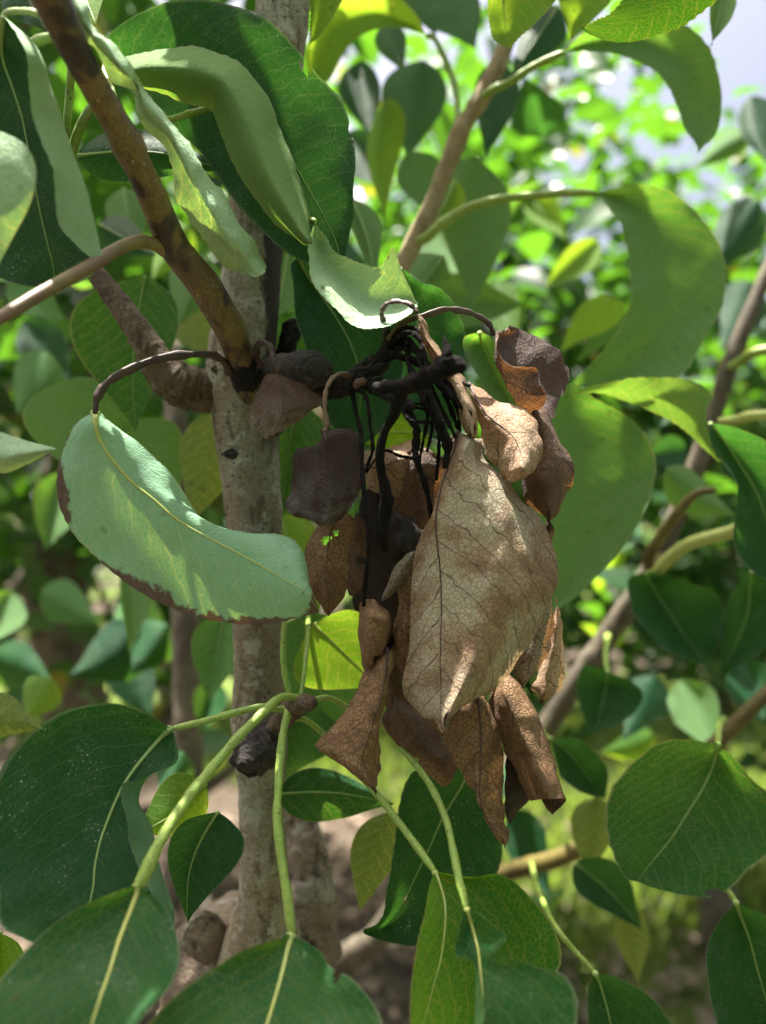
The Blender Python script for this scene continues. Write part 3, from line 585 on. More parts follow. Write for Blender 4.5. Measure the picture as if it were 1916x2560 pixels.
# ------------------------------------------------------------------ the pear tree in focus
TX, TY = (640 - 958) / F * 0.33, 0.335
PT = thing('pear_tree', 'pear tree in focus with slim grey trunk and a blackened cluster of dead brown leaves', 'tree', (TX, TY, 0))
tp = [(716, -120, 300, 64), (706, 20, 300, 66), (694, 150, 300, 67), (668, 350, 300, 70), (640, 560, 300, 73), (622, 740, 300, 76), (606, 880, 300, 84), (604, 950, 300, 88), (612, 1020, 300, 80), (620, 1130, 300, 76), (636, 1300, 300, 70), (645, 1560, 301, 62),
      (648, 1700, 302, 62), (648, 1800, 303, 67), (651, 1880, 303, 66), (654, 1970, 304, 59), (660, 2150, 306, 60), (662, 2230, 308, 64), (660, 2300, 311, 78), (656, 2360, 316, 96), (650, 2440, 324, 110), (640, 2540, 332, 110)]
u = np.array(tp, float); C = W(u[:, 0], u[:, 1], u[:, 2]); R = u[:, 3] * u[:, 2] / 1000 / F
low = np.array([(TX + .003, TY, .9), (TX, TY, .5), (TX, TY, .15), (TX, TY, -.03)]); 
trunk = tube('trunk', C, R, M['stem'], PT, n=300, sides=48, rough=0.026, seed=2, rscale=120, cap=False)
su = np.array([(628, 2262, 352, 40), (626, 2275, 352, 100), (624, 2300, 351, 150), (622, 2350, 350, 182), (620, 2430, 349, 198), (620, 2560, 348, 206), (620, 2700, 345, 212)], float)
tube('stump', np.concatenate([W(su[:, 0], su[:, 1], su[:, 2]), low]), np.concatenate([su[:, 3] * su[:, 2] / 1000 / F, [.04, .043, .047, .06]]), M['oldbark'], PT, n=110, sides=40, rough=0.05, seed=3, rscale=70)
ptube('limb', [(770, 2380, 356, 75), (782, 2280, 352, 62), (782, 2200, 350, 55), (770, 2110, 352, 46), (748, 2030, 355, 40), (720, 1960, 358, 32), (690, 1880, 362, 26), (670, 1800, 366, 22)], M['oldbark'], PT, n=60, sides=24, rough=0.09, seed=33, rscale=90)
# eye-shaped bud scars on the trunk bark
def scar(x, y, d, rx, ry, mat, parent, name='bud_scar', rings=9):
    V = []; Fc = []; k = 28
    for i in range(rings + 1):
        q = 1 - i / rings
        for j in range(k):
            a = 2 * math.pi * j / k; px = rx * q * math.cos(a) * (1 + .08 * math.sin(3 * a + i)); py = ry * q * math.sin(a) * (1 - .25 * abs(math.cos(a)))
            dep = d + 0.8 - 1.6 * (1 - q) ** .5 + 0.45 * math.sin(i * 2.6) * q
            V.append(W(x + px, y + py + 4 * math.sin(a * 2) * q, dep + 0.9 * (px / 40) ** 2))
    for i in range(rings):
        for j in range(k): b = (j + 1) % k; Fc.append((i * k + j, i * k + b, (i + 1) * k + b, (i + 1) * k + j))
    return new_mesh(name, V, Fc, mat, parent)
scar(587, 1134, 289, 36, 19, M['stub'], trunk)
scar(540, 922, 288.5, 16, 13, M['ringbark'], trunk)
scar(585, 1900, 292.5, 14, 20, M['stub'], trunk)
scar(512, 2345, 318, 66, 70, M['oldbark'], trunk, 'pruning_scar', 12)

def branch(pts, mat, n=60, sides=20, rough=0.05, seed=1, rad=None, name='branch', rscale=150):
    return ptube(name, pts, M[mat], PT, n=n, sides=sides, rough=rough, seed=seed, rad=rad, rscale=rscale)
ring = lambda t, th: 1 + 0.055 * np.maximum(0, np.sin(t * 95 + 0.35 * np.sin(th * 2))) * (t < 0.42)
branch([(590, 985, 300, 50), (514, 978, 298, 50), (470, 968, 296, 52), (437, 956, 294, 50), (400, 915, 292, 46), (375, 872, 291, 38), (345, 825, 291, 34), (318, 785, 292, 32), (280, 735, 294, 27), (247, 690, 296, 24), (205, 640, 300, 22), (150, 585, 306, 20), (80, 500, 315, 18)], 'ringbark', n=170, sides=26, rough=0.06, seed=12, rad=ring)
# the young shoot that leaves the trunk towards the camera
branch([(624, 1000, 291, 26), (612, 950, 287, 30), (599, 890, 280, 35), (580, 833, 271, 39), (546, 770, 264, 40), (510, 712, 258, 41), (465, 655, 251, 39), (433, 612, 246, 38), (386, 502, 236, 37), (345, 415, 228, 36), (322, 367, 224, 42), (300, 325, 220, 37), (255, 247, 213, 36), (184, 116, 201, 39), (133, 10, 191, 46), (90, -90, 184, 48), (20, -260, 178, 46)], 'shoot', n=130, sides=28, rough=0.015, seed=15)
branch([(626, 1006, 292, 22), (613, 955, 287.5, 32), (601, 900, 281.5, 36.5), (597, 884, 279, 35)], 'burnt', n=30, sides=26, rough=0.03, seed=14, name='blackened_collar')
branch([(640, 1290, 318, 18), (760, 1120, 350, 21), (880, 920, 375, 23), (1008, 661, 385, 23), (1072, 533, 388, 23), (1110, 435, 389, 22), (1147, 342, 390, 25), (1165, 305, 390, 21), (1217, 220, 392, 24), (1263, 116, 394, 20), (1290, 30, 396, 19), (1340, -110, 400, 17)], 'tanshoot', n=90, sides=18, rough=0.05, seed=16)
branch([(640, 2420, 345, 20), (520, 2380, 480, 40), (480, 2100, 520, 38), (470, 1800, 530, 36), (464, 1600, 535, 34), (458, 1450, 540, 32), (450, 1250, 545, 30), (440, 1050, 550, 26), (425, 850, 560, 22)], 'greytwig', n=60, sides=14, seed=17)
branch([(640, 905, 312, 20), (705, 890, 306, 23), (722, 850, 304, 25), (735, 815, 303, 24), (738, 800, 303, 14)], 'burnt', n=40, sides=16, rough=0.12, seed=18, name='dead_spur')
# pruned stub, fire-blighted spur
branch([(655, 945, 300, 46), (705, 938, 288, 48), (745, 930, 276, 47), (775, 926, 268, 45), (797, 925, 263, 40), (806, 926, 261, 26)], 'stub', n=80, sides=44, rough=0.07, seed=19, name='pruned_stub', rscale=220)
spur = branch([(770, 975, 283, 30), (822, 972, 276, 27), (865, 958, 270, 29), (905, 940, 265, 31), (935, 925, 261, 28), (955, 900, 258, 22), (964, 872, 256, 17), (968, 840, 255, 10), (970, 822, 254, 5)], 'burnt', n=90, sides=22, rough=0.13, seed=20, name='blighted_spur', rscale=260)
branch([(905, 945, 265, 24), (945, 968, 258, 22), (985, 985, 250, 22), (1015, 1008, 246, 17), (1035, 1022, 245, 9)], 'burnt', n=50, sides=18, rough=0.14, seed=21, name='blighted_spur', rscale=260)
for x, y, d, s in ((903, 957, 258, 14), (930, 893, 253, 12), (948, 915, 252, 12), (945, 945, 251, 10), (915, 905, 255, 9)):
    ptube('bud', [(x - s, y + s * .6, d + 2, s * .5), (x - s * .4, y + s * .2, d, s * .85), (x + s * .4, y - s * .2, d - 1, s * .7), (x + s, y - s * .4, d - 1.5, s * .2)], M['budpink' if s > 13 else 'burnt'], spur, n=16, sides=12, rough=0.22, seed=int(x))
# lower fruiting spur with its rosette of stalks
branch([(648, 1830, 300, 34), (668, 1858, 288, 42), (652, 1878, 279, 46), (632, 1898, 272, 46), (620, 1915, 268, 34), (617, 1922, 267, 18)], 'stub', n=80, sides=44, rough=0.09, seed=22, name='spur_knob', rscale=220)
branch([(672, 1850, 292, 30), (694, 1818, 282, 27), (715, 1792, 268, 26), (738, 1770, 258, 26), (757, 1760, 253, 24), (775, 1757, 249, 20), (786, 1757, 247, 11)], 'ringbark', n=50, sides=20, rough=0.09, seed=23, name='spur', rscale=260)

def L(rows, d, mat, face='top', **kw): return leaf(rows, d, mat, PT, face, **kw)
def S(*a, **kw):
    a = list(a); a.insert(6, PT); return sleaf(*a, **kw)

# ---- healthy leaves -------------------------------------------------------
# pale curled leaf with brown margin, underside to the camera
L([(238, 1030), [(180, 1070), (243, 1062), (298, 1075)], [(143, 1160), (256, 1103), (360, 1118)], [(146, 1262), (290, 1153), (412, 1166)], [(188, 1338), (330, 1200), (458, 1228)], [(262, 1416), (388, 1246), (495, 1286)],
   [(350, 1480), (452, 1300), (562, 1318)], [(450, 1530), (545, 1352), (640, 1332)], [(560, 1556), (645, 1405), (705, 1335)], [(660, 1560), (718, 1450), (748, 1364)], [(732, 1546), (766, 1480), (770, 1432)], (800, 1532)],
  (243, 238, 243), 'pale', 'under', d2=(246, 243, 252), nt=64, ns=34, rib='rib_yellow', ribr=0.75, wav=0.4, ragged=1.6,
  pet=[(575, 930, 282, 8), (560, 905, 276, 9), (533, 889, 270, 9.5), (464, 887, 258, 9.5), (386, 899, 248, 10), (309, 930, 241, 10), (263, 961, 238, 10), (243, 995, 237, 10), (238, 1034, 238, 7)], petmat='petdark',
  label='pale grey-green curled leaf with brown withered margin')
# dark leaf at the upper left whose margin rolls over
L([(10, 40), [(-90, 110), (5, 140), (95, 120), (60, 110)], [(-150, 220), (28, 216), (128, 215), (72, 220)], [(-170, 320), (52, 300), (160, 310), (92, 320)], [(-170, 420), (72, 400), (200, 425), (130, 440)], [(-150, 520), (93, 518), (233, 541), (146, 556)],
   [(-90, 620), (115, 605), (252, 618), (190, 612)], [(-10, 690), (130, 665), (258, 655), (225, 642)], [(60, 716), (135, 705), (215, 695), (230, 672)], (150, 722)],
  (226, 229, 214, 206), 'darkpale', 'top', d2=(230, 232, 224, 220), nt=54, ns=36, rib='rib_green', wav=0.5, pet=[(150, 60, 204, 10), (80, 30, 212, 10), (20, 30, 222, 9), (8, 44, 228, 8)], label='dark green leaf with its margin rolled over to the pale underside')
sleaf((-40, 315), (-15, 690), 60, 122, 196, 'pale2', PT, 'under', curl=4, fold=5, nt=30, ns=19, label='pale leaf with dull brown stain beside the rolled dark leaf')
ptube('petiole', [(-60, 835, 186, 16), (0, 795, 192, 17), (130, 718, 205, 17), (230, 662, 218, 17), (300, 620, 228, 17), (345, 604, 235, 17), (385, 610, 241, 17), (412, 624, 245, 19)], M['petbrown'], PT, n=40, sides=14, rough=0.03)
ptube('petiole', [(185, 60, 205, 8), (178, 180, 240, 10), (168, 300, 246, 10), (160, 380, 250, 9)], M['petiole'], PT, n=20, sides=10)
ptube('petiole', [(255, 235, 225, 8), (215, 290, 246, 12), (190, 345, 250, 12), (180, 390, 254, 11)], M['petiole'], PT, n=20, sides=10)
ptube('petiole', [(140, 90, 215, 10), (100, 100, 222, 14), (70, 112, 226, 13), (0, 110, 230, 12)], M['petiole'], PT, n=20, sides=10)
# rolled leaf lying along the shoot
L([(176, -60), [(165, 0, 212), (186, 0, 199), (204, 2, 206)], [(200, 75, 213), (215, 66, 200), (228, 60, 207)], [(232, 128, 216), (252, 112, 203), (272, 100, 210)], [(252, 172, 220), (282, 150, 206), (312, 146, 214)], [(290, 212, 224), (318, 190, 212), (348, 190, 219)],
   [(332, 228, 229), (345, 220, 220), (358, 216, 226)], [(338, 270, 232), (362, 262, 223), (382, 252, 230)], [(368, 315, 236), (400, 305, 226), (428, 308, 234)], [(408, 368, 240), (438, 356, 230), (466, 350, 239)], [(432, 440, 245), (470, 425, 234), (505, 415, 244)],
   [(448, 505, 249), (498, 488, 238), (545, 472, 250)], [(484, 560, 254), (536, 545, 243), (590, 535, 255)], [(530, 622, 258), (578, 600, 248), (634, 598, 260)], [(580, 668, 262), (620, 650, 254), (664, 664, 264)], [(632, 693), (650, 688), (662, 678)]],
  255, 'pale2', 'under', nt=80, ns=22, wav=0.7, ragged=3.0, crum=0.55, label='pale green leaf rolled lengthwise along the young shoot')
# big dark leaf over the trunk, and the light green leaf folded in front of it
L([(268, 150), [(272, 90), (300, 150), (305, 205)], [(340, 32), (400, 150), (390, 300)], [(430, 4), (500, 180), (470, 350)], [(540, 2), (590, 230), (530, 420)], [(650, 36), (665, 300), (585, 500)], [(735, 112), (725, 380), (640, 560)],
   [(790, 180), (770, 460), (690, 610)], [(858, 262), (810, 530), (740, 645)], [(890, 400), (838, 590), (785, 665)], [(880, 520), (850, 640), (820, 680)], [(862, 630), (852, 665), (840, 685)], (850, 690)],
  (278, 282, 281), 'dark', 'top', d2=(262, 268, 272), nt=60, ns=32, rib='rib_green', wav=0.7, ragged=2.5, holes=((770, 168, 16), (872, 330, 9)), pet=[(300, 330, 224, 8), (285, 240, 245, 9), (262, 180, 268, 10), (270, 152, 279, 8)], label='large dark green leaf arched over the trunk')
L([(302, 176), [(314, 146), (318, 176), (326, 206)], [(371, 125), (376, 168), (386, 226)], [(452, 113), (456, 172), (466, 258)], [(530, 125), (522, 185), (512, 270)], [(602, 160), (568, 218), (530, 276)], [(668, 249), (612, 300), (546, 318)],
   [(716, 360), (648, 392), (572, 394)], [(753, 460), (692, 482), (622, 472)], [(773, 535), (740, 560), (690, 565)], [(781, 600), (770, 602), (752, 612)], (779, 608)],
  (266, 258, 264), 'fold', 'under', d2=(262, 246, 270), nt=60, ns=30, wav=0.5, pet=[(420, 300, 276, 9), (470, 285, 273, 10), (515, 272, 276, 10), (535, 268, 276, 8)], label='light green leaf folded into an arch in front of the dark leaf')
sleaf((195, 390), (575, 430), 75, 55, 278, 'dark', PT, 'top', bend=30, fold=5, rib='rib_green')
sleaf((480, 300), (590, 480), 40, 40, 284, 'soft', PT, 'under', fold=4, bend=-10)
# cupped leaf catching the sun above the dead spur
L([(788, 552), [(765, 600), (790, 602), (815, 590)], [(770, 682), (802, 656), (836, 626)], [(800, 730), (838, 690), (864, 642)], [(846, 776), (876, 726), (906, 657)], [(892, 813), (916, 756), (946, 668)], [(936, 821), (952, 760), (968, 640)],
   [(986, 812), (996, 755), (986, 620)], [(1026, 790), (1026, 750), (1014, 690)], (1046, 760)],
  (252, 264, 262), 'pale2', 'under', d2=(244, 262, 258), nt=54, ns=30, wav=0.5, ragged=2, pet=[(720, 610, 292, 8), (745, 570, 278, 9), (770, 550, 266, 9), (788, 552, 260, 8)], label='cupped pale leaf catching direct sun above the blackened spur')
L([(745, 640), [(728, 668), (772, 690), (850, 668)], [(733, 730), (812, 745), (930, 700)], [(740, 790), (850, 800), (990, 780)], [(758, 850), (882, 860), (1010, 880)], [(775, 930), (900, 920), (1000, 970)], [(800, 1010), (905, 990), (975, 1050)], [(835, 1070), (900, 1050), (940, 1090)], (890, 1120)],
  (284, 292, 286), 'dark', 'top', nt=44, ns=26, rib='rib_green', wav=0.5, label='large matt dark green leaf behind the blackened spur')
L([(1000, 672), [(975, 720), (1020, 700), (1060, 694)], [(955, 800), (1040, 770), (1122, 742)], [(955, 880), (1055, 850), (1158, 815)], [(965, 950), (1065, 930), (1164, 890)], [(985, 1020), (1075, 1000), (1160, 970)], [(1030, 1070), (1085, 1060), (1145, 1040)], (1100, 1105)],
  (294, 300, 294), 'dark', 'top', nt=44, ns=26, rib='rib_green', wav=1.1, ragged=2, label='crinkled green leaf behind the black stalks')
L([(1200, 832), [(1163, 848), (1204, 850), (1232, 845)], [(1170, 892), (1218, 882), (1250, 880)], [(1195, 945), (1242, 932), (1275, 940)], [(1222, 992), (1266, 982), (1292, 1000)], (1296, 1034)], (288, 294, 286), 'soft', 'under', rib='rib_yellow')
sleaf((1075, 1090), (880, 1100), 70, 60, 312, 'yellow', PT, 'top', rib='rib_yellow', bend=-15)
sleaf((365, 690), (340, 1080), 165, 105, 330, 'green', PT, 'top', bend=-18, fold=-6, rib='rib_green', nt=34, ns=21, label='mid green leaf behind the ringed side branch')
sleaf((200, 940), (230, 1220), 150, 120, 350, 'soft', PT, 'under', fold=5)
sleaf((300, 1060), (440, 1290), 110, 110, 356, 'soft', PT, 'under', bend=10, fold=4)
sleaf((545, 1030), (480, 1310), 70, 90, 350, 'olive', PT, 'under', fold=4)
L([(-70, 1040), [(-30, 1062), (-20, 1110), (-40, 1120)], [(0, 1075), (0, 1145), (0, 1182)], [(60, 1094), (55, 1136), (62, 1166)], [(105, 1109), (105, 1128), (108, 1142)], (146, 1122)], (222, 216, 226), 'pale2', 'under', wav=0.3, ragged=1.0, label='small pale leaf tip with a torn dark edge')
# rosette leaves at the bottom
L([(429, 1821), [(363, 1786), (400, 1848), (440, 1850), (441, 1852)], [(270, 1761), (365, 1888), (438, 1905), (436, 1912)], [(155, 1779), (328, 1935), (372, 1942), (352, 1945)], [(60, 1845), (298, 1985), (346, 2005), (300, 1965)], [(5, 1920), (270, 2050), (378, 2065), (318, 2060)],
   [(-30, 2030), (250, 2110), (394, 2136), (345, 2140)], [(-30, 2130), (238, 2170), (410, 2210), (372, 2215)], [(-10, 2230), (232, 2225), (426, 2290), (405, 2290)], [(0, 2310), (210, 2290), (400, 2340), (385, 2335)], [(60, 2345), (150, 2330), (290, 2365), (280, 2362)], (140, 2365)],
  (244, 248, 244, 242), 'dark', 'top', d2=(206, 212, 204, 198), nt=64, ns=40, rib='rib_green', ribr=0.8, wav=0.8, ragged=2.2,
  pet=[(718, 1772, 257, 8), (690, 1774, 255, 9.5), (655, 1767, 252, 10), (580, 1784, 250, 10.5), (504, 1805, 248, 10.5), (429, 1822, 246, 9)], label='broad dark green dusty leaf with one edge folded over')
L([(347, 2212), [(286, 2229), (338, 2240), (398, 2252)], [(186, 2276), (315, 2295), (434, 2315)], [(89, 2353), (288, 2362), (451, 2391)], [(0, 2450), (266, 2430), (432, 2460)], [(-50, 2540), (240, 2505), (370, 2525)], [(-60, 2640), (205, 2620), (310, 2600)], [(20, 2740), (160, 2720), (230, 2690)], (120, 2790)],
  (206, 212, 206), 'green', 'top', d2=(160, 166, 162), nt=50, ns=28, rib='rib_yellow', ribr=0.95, wav=0.5,
  pet=[(742, 1746, 254, 9), (720, 1742, 252, 11), (696, 1747, 249, 12), (655, 1784, 245, 13), (591, 1848, 238, 14), (533, 1918, 230, 15), (466, 2002, 222, 16), (400, 2107, 214, 18), (360, 2190, 209, 20), (345, 2222, 208, 17)], label='green leaf with bold yellow midrib on a long sun-flecked stalk')
L([(730, 2338), [(655, 2356), (724, 2365), (795, 2375)], [(560, 2402), (714, 2420), (845, 2435)], [(452, 2478), (697, 2492), (905, 2470)], [(371, 2560), (678, 2562), (957, 2560)], [(330, 2640), (650, 2650), (960, 2650)], [(400, 2750), (610, 2760), (850, 2750)], (560, 2850)],
  (212, 220, 213), 'green', 'top', d2=(160, 168, 162), nt=50, ns=30, rib='rib_yellow', ribr=0.9, wav=0.6, ragged=2, holes=((846, 2448, 12),),
  pet=[(722, 1778, 256, 10), (712, 1815, 251, 11.5), (704, 1860, 246, 12), (697, 1956, 238, 12.5), (693, 2043, 232, 13), (704, 2147, 226, 13.5), (719, 2246, 221, 14), (730, 2342, 218, 14)], label='green leaf half in sun with a nick in its margin')
L([(1086, 2178), [(1080, 2215), (1100, 2210), (1145, 2196), (1190, 2192)], [(1070, 2280), (1114, 2262), (1190, 2215), (1260, 2192)], [(1054, 2350), (1114, 2325), (1230, 2280), (1342, 2258)], [(1046, 2425), (1104, 2400), (1250, 2355), (1394, 2340)], [(1038, 2490), (1085, 2468), (1240, 2435), (1400, 2420)], [(1030, 2560), (1060, 2555), (1195, 2530), (1330, 2510)], [(1020, 2640), (1030, 2640), (1130, 2630), (1240, 2620)], (1010, 2730)],
  (221, 234, 240, 236), 'glow', 'top', d2=(190, 204, 226, 226), nt=50, ns=32, rib='rib_yellow', wav=0.6,
  pet=[(738, 1795, 262, 7), (768, 1802, 264, 8), (806, 1833, 266, 9), (870, 1900, 262, 10), (941, 1984, 254, 10), (988, 2044, 247, 10.5), (1046, 2121, 240, 11), (1088, 2180, 234, 10)], label='leaf folded along its midrib with the sun shining through one half')
L([(1167, 2270), [(1150, 2330), (1180, 2320), (1225, 2305)], [(1140, 2385), (1192, 2370), (1268, 2340)], [(1178, 2412), (1199, 2410), (1242, 2385)], [(1188, 2450), (1201, 2445), (1335, 2413)], [(1195, 2500), (1203, 2495), (1424, 2450)], [(1198, 2560), (1202, 2560), (1442, 2560)], [(1150, 2660), (1195, 2660), (1400, 2660)], (1180, 2780)],
  (216, 220, 214), 'green', 'top', d2=(180, 186, 180), nt=50, ns=28, rib='rib_yellow', wav=0.5, ragged=5,
  pet=[(770, 1757, 250, 8), (787, 1751, 254, 9), (822, 1744, 260, 9), (868, 1767, 266, 9), (957, 1813, 268, 9), (1000, 1865, 262, 9.5), (1046, 1920, 254, 10), (1084, 1978, 246, 10.5), (1115, 2048, 238, 11), (1131, 2113, 232, 11), (1146, 2190, 225, 12), (1168, 2278, 219, 12)], label='torn ragged green leaf in front of the folded leaf')
L([(1190, 1900), [(1050, 1915), (1150, 1980), (1240, 2000)], [(1000, 1990), (1110, 2050), (1257, 2110)], [(985, 2090), (1075, 2130), (1245, 2180)], [(972, 2200), (1040, 2200), (1190, 2280)], [(955, 2285), (1005, 2270), (1110, 2350)], [(930, 2320), (960, 2320), (1010, 2365)], (908, 2330)],
  (276, 284, 278), 'dark', 'top', nt=44, ns=30, rib='rib_green', wav=0.6, holes=((1015, 2250, 8), (1150, 2250, 9)), label='wide dark green leaf below the dead cluster')
sleaf((690, 1985), (985, 2010), 75, 60, 294, 'green', PT, 'top', bend=15, fold=3, rib='rib_green')
sleaf((985, 2030), (900, 2280), 55, 75, 306, 'olive', PT, 'under', bend=-20, fold=4)
sleaf((515, 1960), (330, 2090), 80, 60, 280, 'yellow', PT, 'top', bend=15, fold=4, rib='rib_green')
sleaf((545, 2030), (470, 2310), 70, 110, 274, 'dark', PT, 'top', bend=-30, fold=-5, rib='rib_green', nt=30, ns=19)
sleaf((-60, 1800), (108, 1825), 40, 70, 214, 'olive', PT, 'under', bend=8, fold=3)
sleaf((785, 1560), (950, 1720), 130, 100, 300, 'yellow', PT, 'under', rib='rib_yellow', nt=30, ns=19, label='sunlit yellow-green leaf showing past the dead leaves')
sleaf((770, 1530), (830, 1900), 130, 150, 322, 'green', PT, 'under', rib='rib_green', fold=5, nt=30, ns=19, pet=[(752, 1740, 256, 6), (760, 1690, 264, 6.5), (768, 1610, 280, 7), (772, 1530, 320, 7)])
sleaf((712, 1540), (540, 1330), 80, 80, 268, 'green', PT, 'top', nt=26, ns=15, pet=[(727, 1745, 256, 8), (713, 1686, 257, 9), (708, 1628, 259, 8.5), (712, 1540, 266, 8)])
sleaf((760, 1750), (700, 1960), 60, 110, 316, 'green', PT, 'under', fold=5)
# leaves of the tan shoot
L([(1484, 481), [(1518, 518), (1540, 490), (1570, 460)], [(1553, 568), (1612, 530), (1662, 472)], [(1573, 640), (1662, 600), (1748, 535)], [(1577, 710), (1688, 690), (1810, 640)], [(1566, 780), (1684, 780), (1808, 760)], [(1536, 840), (1642, 860), (1758, 850)], [(1490, 900), (1580, 925), (1702, 942)], [(1455, 935), (1500, 962), (1562, 985)], (1425, 965)],
  (362, 372, 366), 'soft', 'under', d2=(352, 356, 350), nt=44, ns=24, wav=0.9, pet=[(1040, 605, 385, 12), (1070, 590, 382, 14), (1110, 555, 379, 14), (1180, 515, 375, 13), (1270, 495, 372, 12), (1400, 483, 370, 11.5), (1488, 482, 369, 11)], label='big drooping crescent leaf with rusty spots on the tan shoot')
L([(1407, 131), [(1461, 80), (1475, 105), (1490, 130)], [(1580, 45), (1570, 90), (1560, 140)], [(1700, 55), (1660, 115), (1620, 165)], [(1772, 115), (1722, 165), (1670, 208)], [(1799, 195), (1747, 235), (1696, 255)], [(1802, 275), (1757, 300), (1714, 300)], [(1786, 340), (1757, 347), (1731, 345)], (1747, 382)],
  (356, 362, 358), 'soft', 'under', d2=(346, 350, 346), nt=40, ns=22, wav=0.8, pet=[(1200, 250, 391, 12), (1230, 225, 384, 12), (1276, 205, 378, 12), (1334, 166, 370, 11), (1410, 130, 361, 10)], label='drooping leaf high on the tan shoot, sun shining through its bend')
L([(1850, -130), [(1860, -80), (1790, -110), (1680, -120)], [(1815, -20), (1740, -35), (1610, -80)], [(1760, 31), (1692, 5), (1562, -10)], [(1702, 70), (1642, 38), (1527, 28)], [(1624, 93), (1582, 65), (1497, 42)], [(1540, 100), (1520, 84), (1472, 56)], [(1480, 82), (1475, 76), (1461, 62)], (1452, 60)],
  (268, 262, 256), 'glow', 'top', nt=44, ns=28, serr=1.5, wav=0.4, label='leaf with bright net veins and a grey folded flap')
L([(1290, -130), [(1230, -60), (1270, -60), (1400, -60)], [(1222, 0), (1262, 0), (1388, 5)], [(1225, 60), (1266, 50), (1342, 55)], [(1237, 97), (1270, 92), (1302, 95)], (1275, 121)], (296, 302, 296), 'yellow', 'under', rib='rib_yellow', serr=1.2, label='bright yellow-green backlit leaf tip with dark spots')
L([(1470, -120), [(1390, -50), (1450, -50), (1545, -50)], [(1400, 10), (1450, 10), (1528, 5)], [(1415, 60), (1440, 55), (1490, 45)], (1424, 106)], (330, 336, 330), 'yellow', 'under')
L([(800, -110), [(775, -40), (800, -40), (868, -40)], [(777, 10), (800, 10), (854, 4)], [(772, 60), (790, 60), (832, 48)], [(770, 95), (782, 95), (806, 86)], (772, 116)], (306, 310, 306), 'yellow', 'under', serr=1.2)
L([(1068, 88), [(1045, 40), (1010, 55), (990, 66)], [(980, -20), (950, 30), (945, 72)], [(900, -40), (880, 40), (896, 95)], [(830, -10), (826, 70), (856, 140)], [(788, 60), (796, 120), (832, 185)], [(765, 130), (785, 165), (817, 205)], (778, 210)], (392, 400, 394), 'yellow', 'under', pet=[(1146, 330, 391, 10), (1141, 232, 396, 9), (1124, 174, 398, 9), (1089, 99, 399, 8), (1066, 88, 398, 8)], label='wide backlit yellow-green leaf beside the upper trunk')
L([(1430, 955), [(1340, 1020), (1430, 1030), (1502, 1003)], [(1325, 1120), (1450, 1120), (1592, 1060)], [(1325, 1220), (1455, 1220), (1641, 1150)], [(1335, 1320), (1445, 1320), (1617, 1270)], [(1350, 1400), (1425, 1410), (1552, 1378)], [(1368, 1470), (1405, 1475), (1468, 1468)], (1385, 1534)],
  (344, 352, 346), 'soft', 'under', d2=(336, 340, 336), nt=44, ns=26, wav=0.9, label='wide green leaf hanging behind the brown leaves, shadow across it')
L([(1412, 994), [(1492, 965), (1488, 975), (1485, 985)], [(1566, 945), (1556, 970), (1550, 997)], [(1643, 943), (1632, 980), (1622, 1023)], [(1722, 950), (1702, 1000), (1682, 1055)], [(1778, 982), (1748, 1035), (1722, 1085)], [(1768, 1040), (1757, 1075), (1750, 1112)], [(1780, 1105), (1782, 1125), (1787, 1142)], (1813, 1162)],
  (334, 338, 344), 'fold', 'under', d2=(326, 330, 340), nt=40, ns=20, wav=0.6, label='slim light green leaf arching over the hanging leaf')
